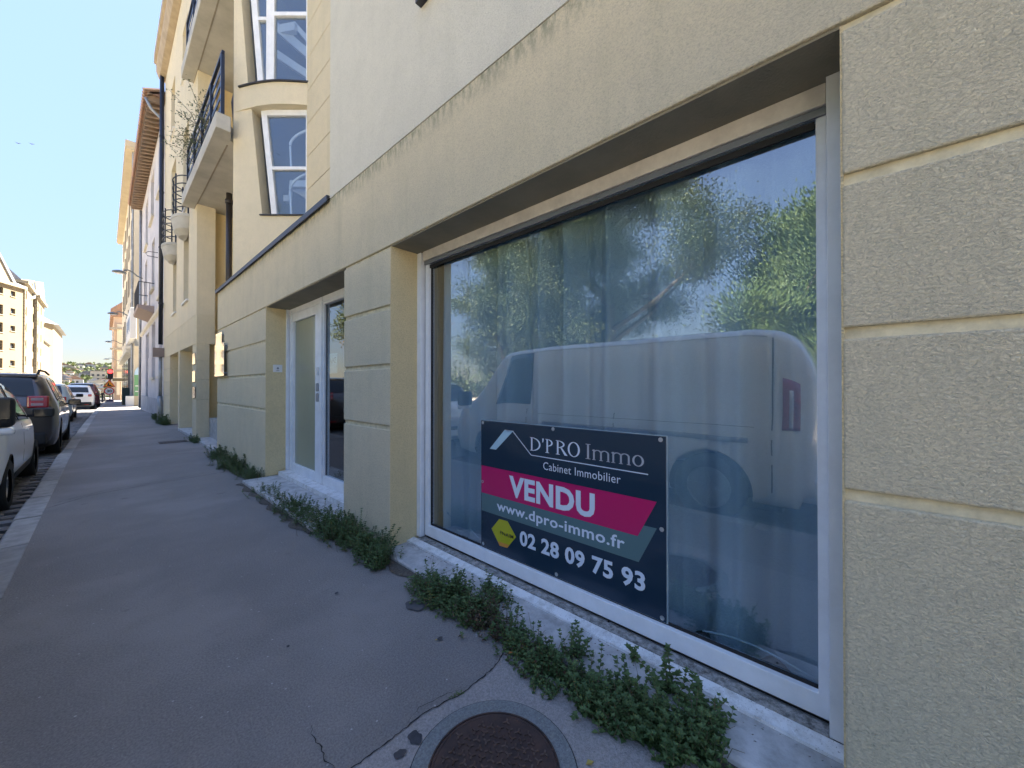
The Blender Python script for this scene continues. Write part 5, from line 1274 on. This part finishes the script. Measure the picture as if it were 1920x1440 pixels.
# leaves and scraps on the ground
for i, (x, y_, z_, r_, lab) in enumerate([(1.075, .655, .006, .020, 'yellow fallen leaf on the pavement right of the manhole'), (1.235, 1.155, .045, .016, 'orange brown dead leaf caught in the weeds above the manhole'), (1.10, 1.52, .006, .010, 'small tan scrap of leaf on the pavement by the crack'), (1.43, 1.69, .09, .018, 'pale cardboard scrap standing in the weeds under the board')]):
    m = MB(); leafset(m, Vector((x, y_, z_)), Vector((1, -.5, .1 if i < 3 else .8)), Vector((0, 0, 1)), r_ * 1.6, r_); o = m.build('fallen_leaf', LEAF_Y if i != 1 else LEAF_O)
    tag(o, lab, 'leaf')
gv = MB(); q_ = random.Random(9)
for i in range(520):
    t = q_.random(); yv = .05 + 2.5 * q_.random(); xv = q_.choice([1.385 - abs(q_.gauss(0, .03)), 1.60 - abs(q_.gauss(0, .035))]); s_ = q_.uniform(.0015, .005)
    zv = .040 if xv > 1.41 else 0.003
    gv.add([(xv + s_ * q_.uniform(-1, 1), yv + s_ * q_.uniform(-1, 1), zv), (xv + s_ * q_.uniform(.5, 2), yv + s_ * q_.uniform(-1, 1), zv), (xv, yv + s_ * 2, zv), (xv, yv, zv + s_)], [(0, 1, 3), (1, 2, 3), (2, 0, 3)])
tag(gv.build('debris', plain('debris', (.09, .07, .055), .95, col2=(.2, .18, .15), vs=80)), 'fine dark crumbs of soil and litter lying along the stone ledge', 'litter', kind='stuff')
# soil that has gathered along the front of the ledge and the door step
so = MB(); q_ = random.Random(15)
def soil(x0, ya, yb, w):
    N_ = int((yb - ya) / .02); k = len(so.v)
    for i in range(N_ + 1):
        yv = ya + (yb - ya) * i / N_; ww = w * (.25 + .75 * abs(math.sin(yv * 9) * math.sin(yv * 4.3 + 1))) + q_.uniform(0, .008)
        so.v.extend([(x0, yv, .014), (x0 - ww * .5, yv, .011 + q_.uniform(0, .004)), (x0 - ww, yv, .0045)])
    for i in range(N_): a = k + 3 * i; so.f.extend([(a, a + 1, a + 4, a + 3), (a + 1, a + 2, a + 5, a + 4)])
soil(1.394, .03, 2.56, .085); soil(1.198, 3.40, 5.78, .09); soil(1.456, 2.60, 3.38, .12); soil(1.456, 5.83, 8.9, .12)
tag(so.build('soil', plain('soil', (.06, .05, .04), 1, col2=(.12, .105, .085), vs=60, bs=150, bd=.006)), 'dark soil and moss gathered along the foot of ledge and wall', 'soil', kind='stuff')
# balcony plant
def shrub(label, c, n, seed, r=.5):
    q_ = random.Random(seed); T = thing('balcony_plant', label, 'plant', c, 'plants on the balcony'); St = MB(); F = MB()
    MB().lathe(c, [(0, 0), (.10, 0), (.14, .24), (.12, .24)], 14).build('pot', TILE, T)
    for i in range(n):
        a = q_.uniform(0, 6.28); p0 = Vector(c) + Vector((0, 0, .2)); e = p0 + Vector((math.cos(a) * r * q_.uniform(.3, 1) - .30, math.sin(a) * r * q_.uniform(.4, 1.3), q_.uniform(.1, 1.0))); mid = (p0 + e) / 2 + Vector((0, 0, .18))
        St.tube([p0, mid, e], [.008, .005, .002], 4, False)
        for j in range(46):
            t = q_.uniform(.35, 1.05); b = p0 * (1 - t) ** 2 + mid * 2 * t * (1 - t) + e * t * t
            leafset(F, b + Vector((q_.gauss(0, .05), q_.gauss(0, .05), q_.gauss(0, .05))), Vector((q_.uniform(-1, 1), q_.uniform(-1, 1), q_.uniform(-.6, .6))), Vector((0, 0, 1)), .05, .022)
    F.build('foliage', leafmat('olive_leaf_%d' % seed, (.10, .13, .07), (.16, .18, .11), .2, 6), T); St.build('stem', BARK, T)
shrub('bushy olive like plant leaning out over the balcony rail', (1.45, 9.6, 5.80), 15, 1, .5)
shrub('loose branching plant on the balcony, farther from the stair windows', (1.42, 10.6, 5.80), 13, 2, .5)
pc = thing('parasol', 'folded dark parasol standing at the near end of the balcony', 'parasol', (1.62, 8.3, 5.80))
MB().lathe((1.62, 8.3, 5.80), [(.05, 0), (.06, .2), (.09, .6), (.05, .85), (.02, 1.0)], 10).build('canopy', DARKBROWN, pc); MB().lathe((1.62, 8.3, 5.80), [(.16, 0), (.16, .05), (0, .05)], 12).build('base', DARKMET, pc)

def tree(name, label, base, H, R_, seed, leafm, nl, lsz=.16, crown0=.35, pine=False, grp='park trees across the street', flat=1.0):
    q_ = random.Random(seed); T = thing(name, label, 'tree', base, grp); Tr = MB(); F = MB(); base = Vector(base); tips = []
    tr = H * .022 + .05
    trunk = [base, base + Vector((q_.uniform(-.1, .1), q_.uniform(-.1, .1), H * crown0 * .6)), base + Vector((q_.uniform(-.2, .2), q_.uniform(-.2, .2), H * crown0)), base + Vector((q_.uniform(-.4, .4), q_.uniform(-.4, .4), H * .8))]
    Tr.tube(trunk, [tr * 1.3, tr, tr * .85, tr * .25], 10)
    for i in range(16):
        a = q_.uniform(0, 6.28); t = q_.uniform(0, 1); s = trunk[2] * (1 - t * .85) + trunk[3] * t * .85
        e = base + Vector((math.cos(a) * R_ * q_.uniform(.55, .95) * (1 - .45 * t), math.sin(a) * R_ * q_.uniform(.55, .95) * (1 - .45 * t), H * (crown0 + .12 + (1 - crown0 - .15) * (t * .75 + .25 * q_.random()))))
        mid = (s + e) / 2 + Vector((0, 0, -.3 if not pine else .2)); Tr.tube([s, mid, e], [tr * .45, tr * .25, tr * .07], 6, False)
        for j in range(7):
            u = q_.uniform(.4, 1); b = s.lerp(e, u); e2 = b + Vector((q_.gauss(0, 1), q_.gauss(0, 1), q_.gauss(.25, .6))).normalized() * R_ * q_.uniform(.18, .42)
            Tr.tube([b, e2], [tr * .12, tr * .03], 4, False); tips.append(e2); tips.append(b.lerp(e2, .6))
        tips.append(e)
    per = nl // len(tips)
    for tp in tips:
        rr = R_ * q_.uniform(.11, .19)
        for k in range(per):
            v = Vector((q_.gauss(0, 1), q_.gauss(0, 1), q_.gauss(0, .7 * flat))) * rr * .62; p = tp + v
            if p.z < base.z + H * crown0 * .75: continue
            if pine:
                d = (v.normalized() + Vector((0, 0, 1.0))).normalized(); leaf2(F, p, d + Vector((q_.gauss(0, .3), q_.gauss(0, .3), 0)), Vector((q_.random(), q_.random(), .1)), lsz * 1.7, lsz * .5)
            else: leaf2(F, p, Vector((q_.gauss(0, 1), q_.gauss(0, 1), q_.gauss(-.3, .6))), Vector((q_.gauss(0, .4), q_.gauss(0, .4), 1)), lsz, lsz * .6)
    F.build('crown', leafm, T); Tr.build('trunk', BARK, T)
tree('stone_pine', 'round dense bright green pine across the street, mirrored at the right of the window', (-12.5, -.3, 0), 7.0, 4.3, 31, LEAF_P, 190000, .085, .18, True)
tree('plane_tree', 'large spreading dark tree across the street, mirrored in the middle of the window', (-12.0, 8.0, 0), 12.5, 5.5, 32, LEAF_D, 230000, .095, .12)
tree('plane_tree', 'yellowing park tree across the street, mirrored at the left of the window', (-13.0, 15.6, 0), 11, 4.8, 33, LEAF_D, 90000, .13, .14)
tree('maple_tree', 'orange autumn tree across the street, mirrored in the door glass', (-11.5, 24.5, 0), 8.5, 4.2, 34, LEAF_O, 24000, .18, .28)
tree('plane_tree', 'tall dark park tree farther along the opposite pavement', (-14, 34, 0), 12, 5.2, 35, LEAF_D, 16000, .24, .22)
hd = MB(); q_ = random.Random(40)
for i in range(30000):
    yv = q_.uniform(-18, 60); p = Vector((-27 + q_.gauss(0, .9), yv, abs(q_.gauss(0, 1)) * 1.5 * (1 + .3 * math.sin(yv * .7)))); leafset(hd, p, Vector((q_.gauss(0, 1), q_.gauss(0, 1), q_.gauss(0, .6))), Vector((0, 0, 1)), .36, .26)
tag(hd.build('hedge', LEAF_D), 'long leafy hedge at the back of the park across the street', 'hedge', kind='stuff')
# two birds high in the sky
for (x, y_, z_, lab) in [(-8.85, 92, 37.6, 'small dark bird flying, left of the two in the sky'), (-7.6, 92, 38.1, 'small dark bird flying, right of the two in the sky')]:
    o = MB().add([(x - .32, y_, z_ + .07), (x, y_, z_), (x, y_ + .2, z_), (x + .32, y_, z_ + .10), (x, y_ - .18, z_ - .03), (x, y_, z_ - .07)], [(0, 1, 2), (1, 3, 2), (0, 4, 1), (1, 4, 3), (4, 5, 2), (4, 2, 1)]).build('bird', BLACKRUB)
    tag(o, lab, 'bird', 'birds in the sky')
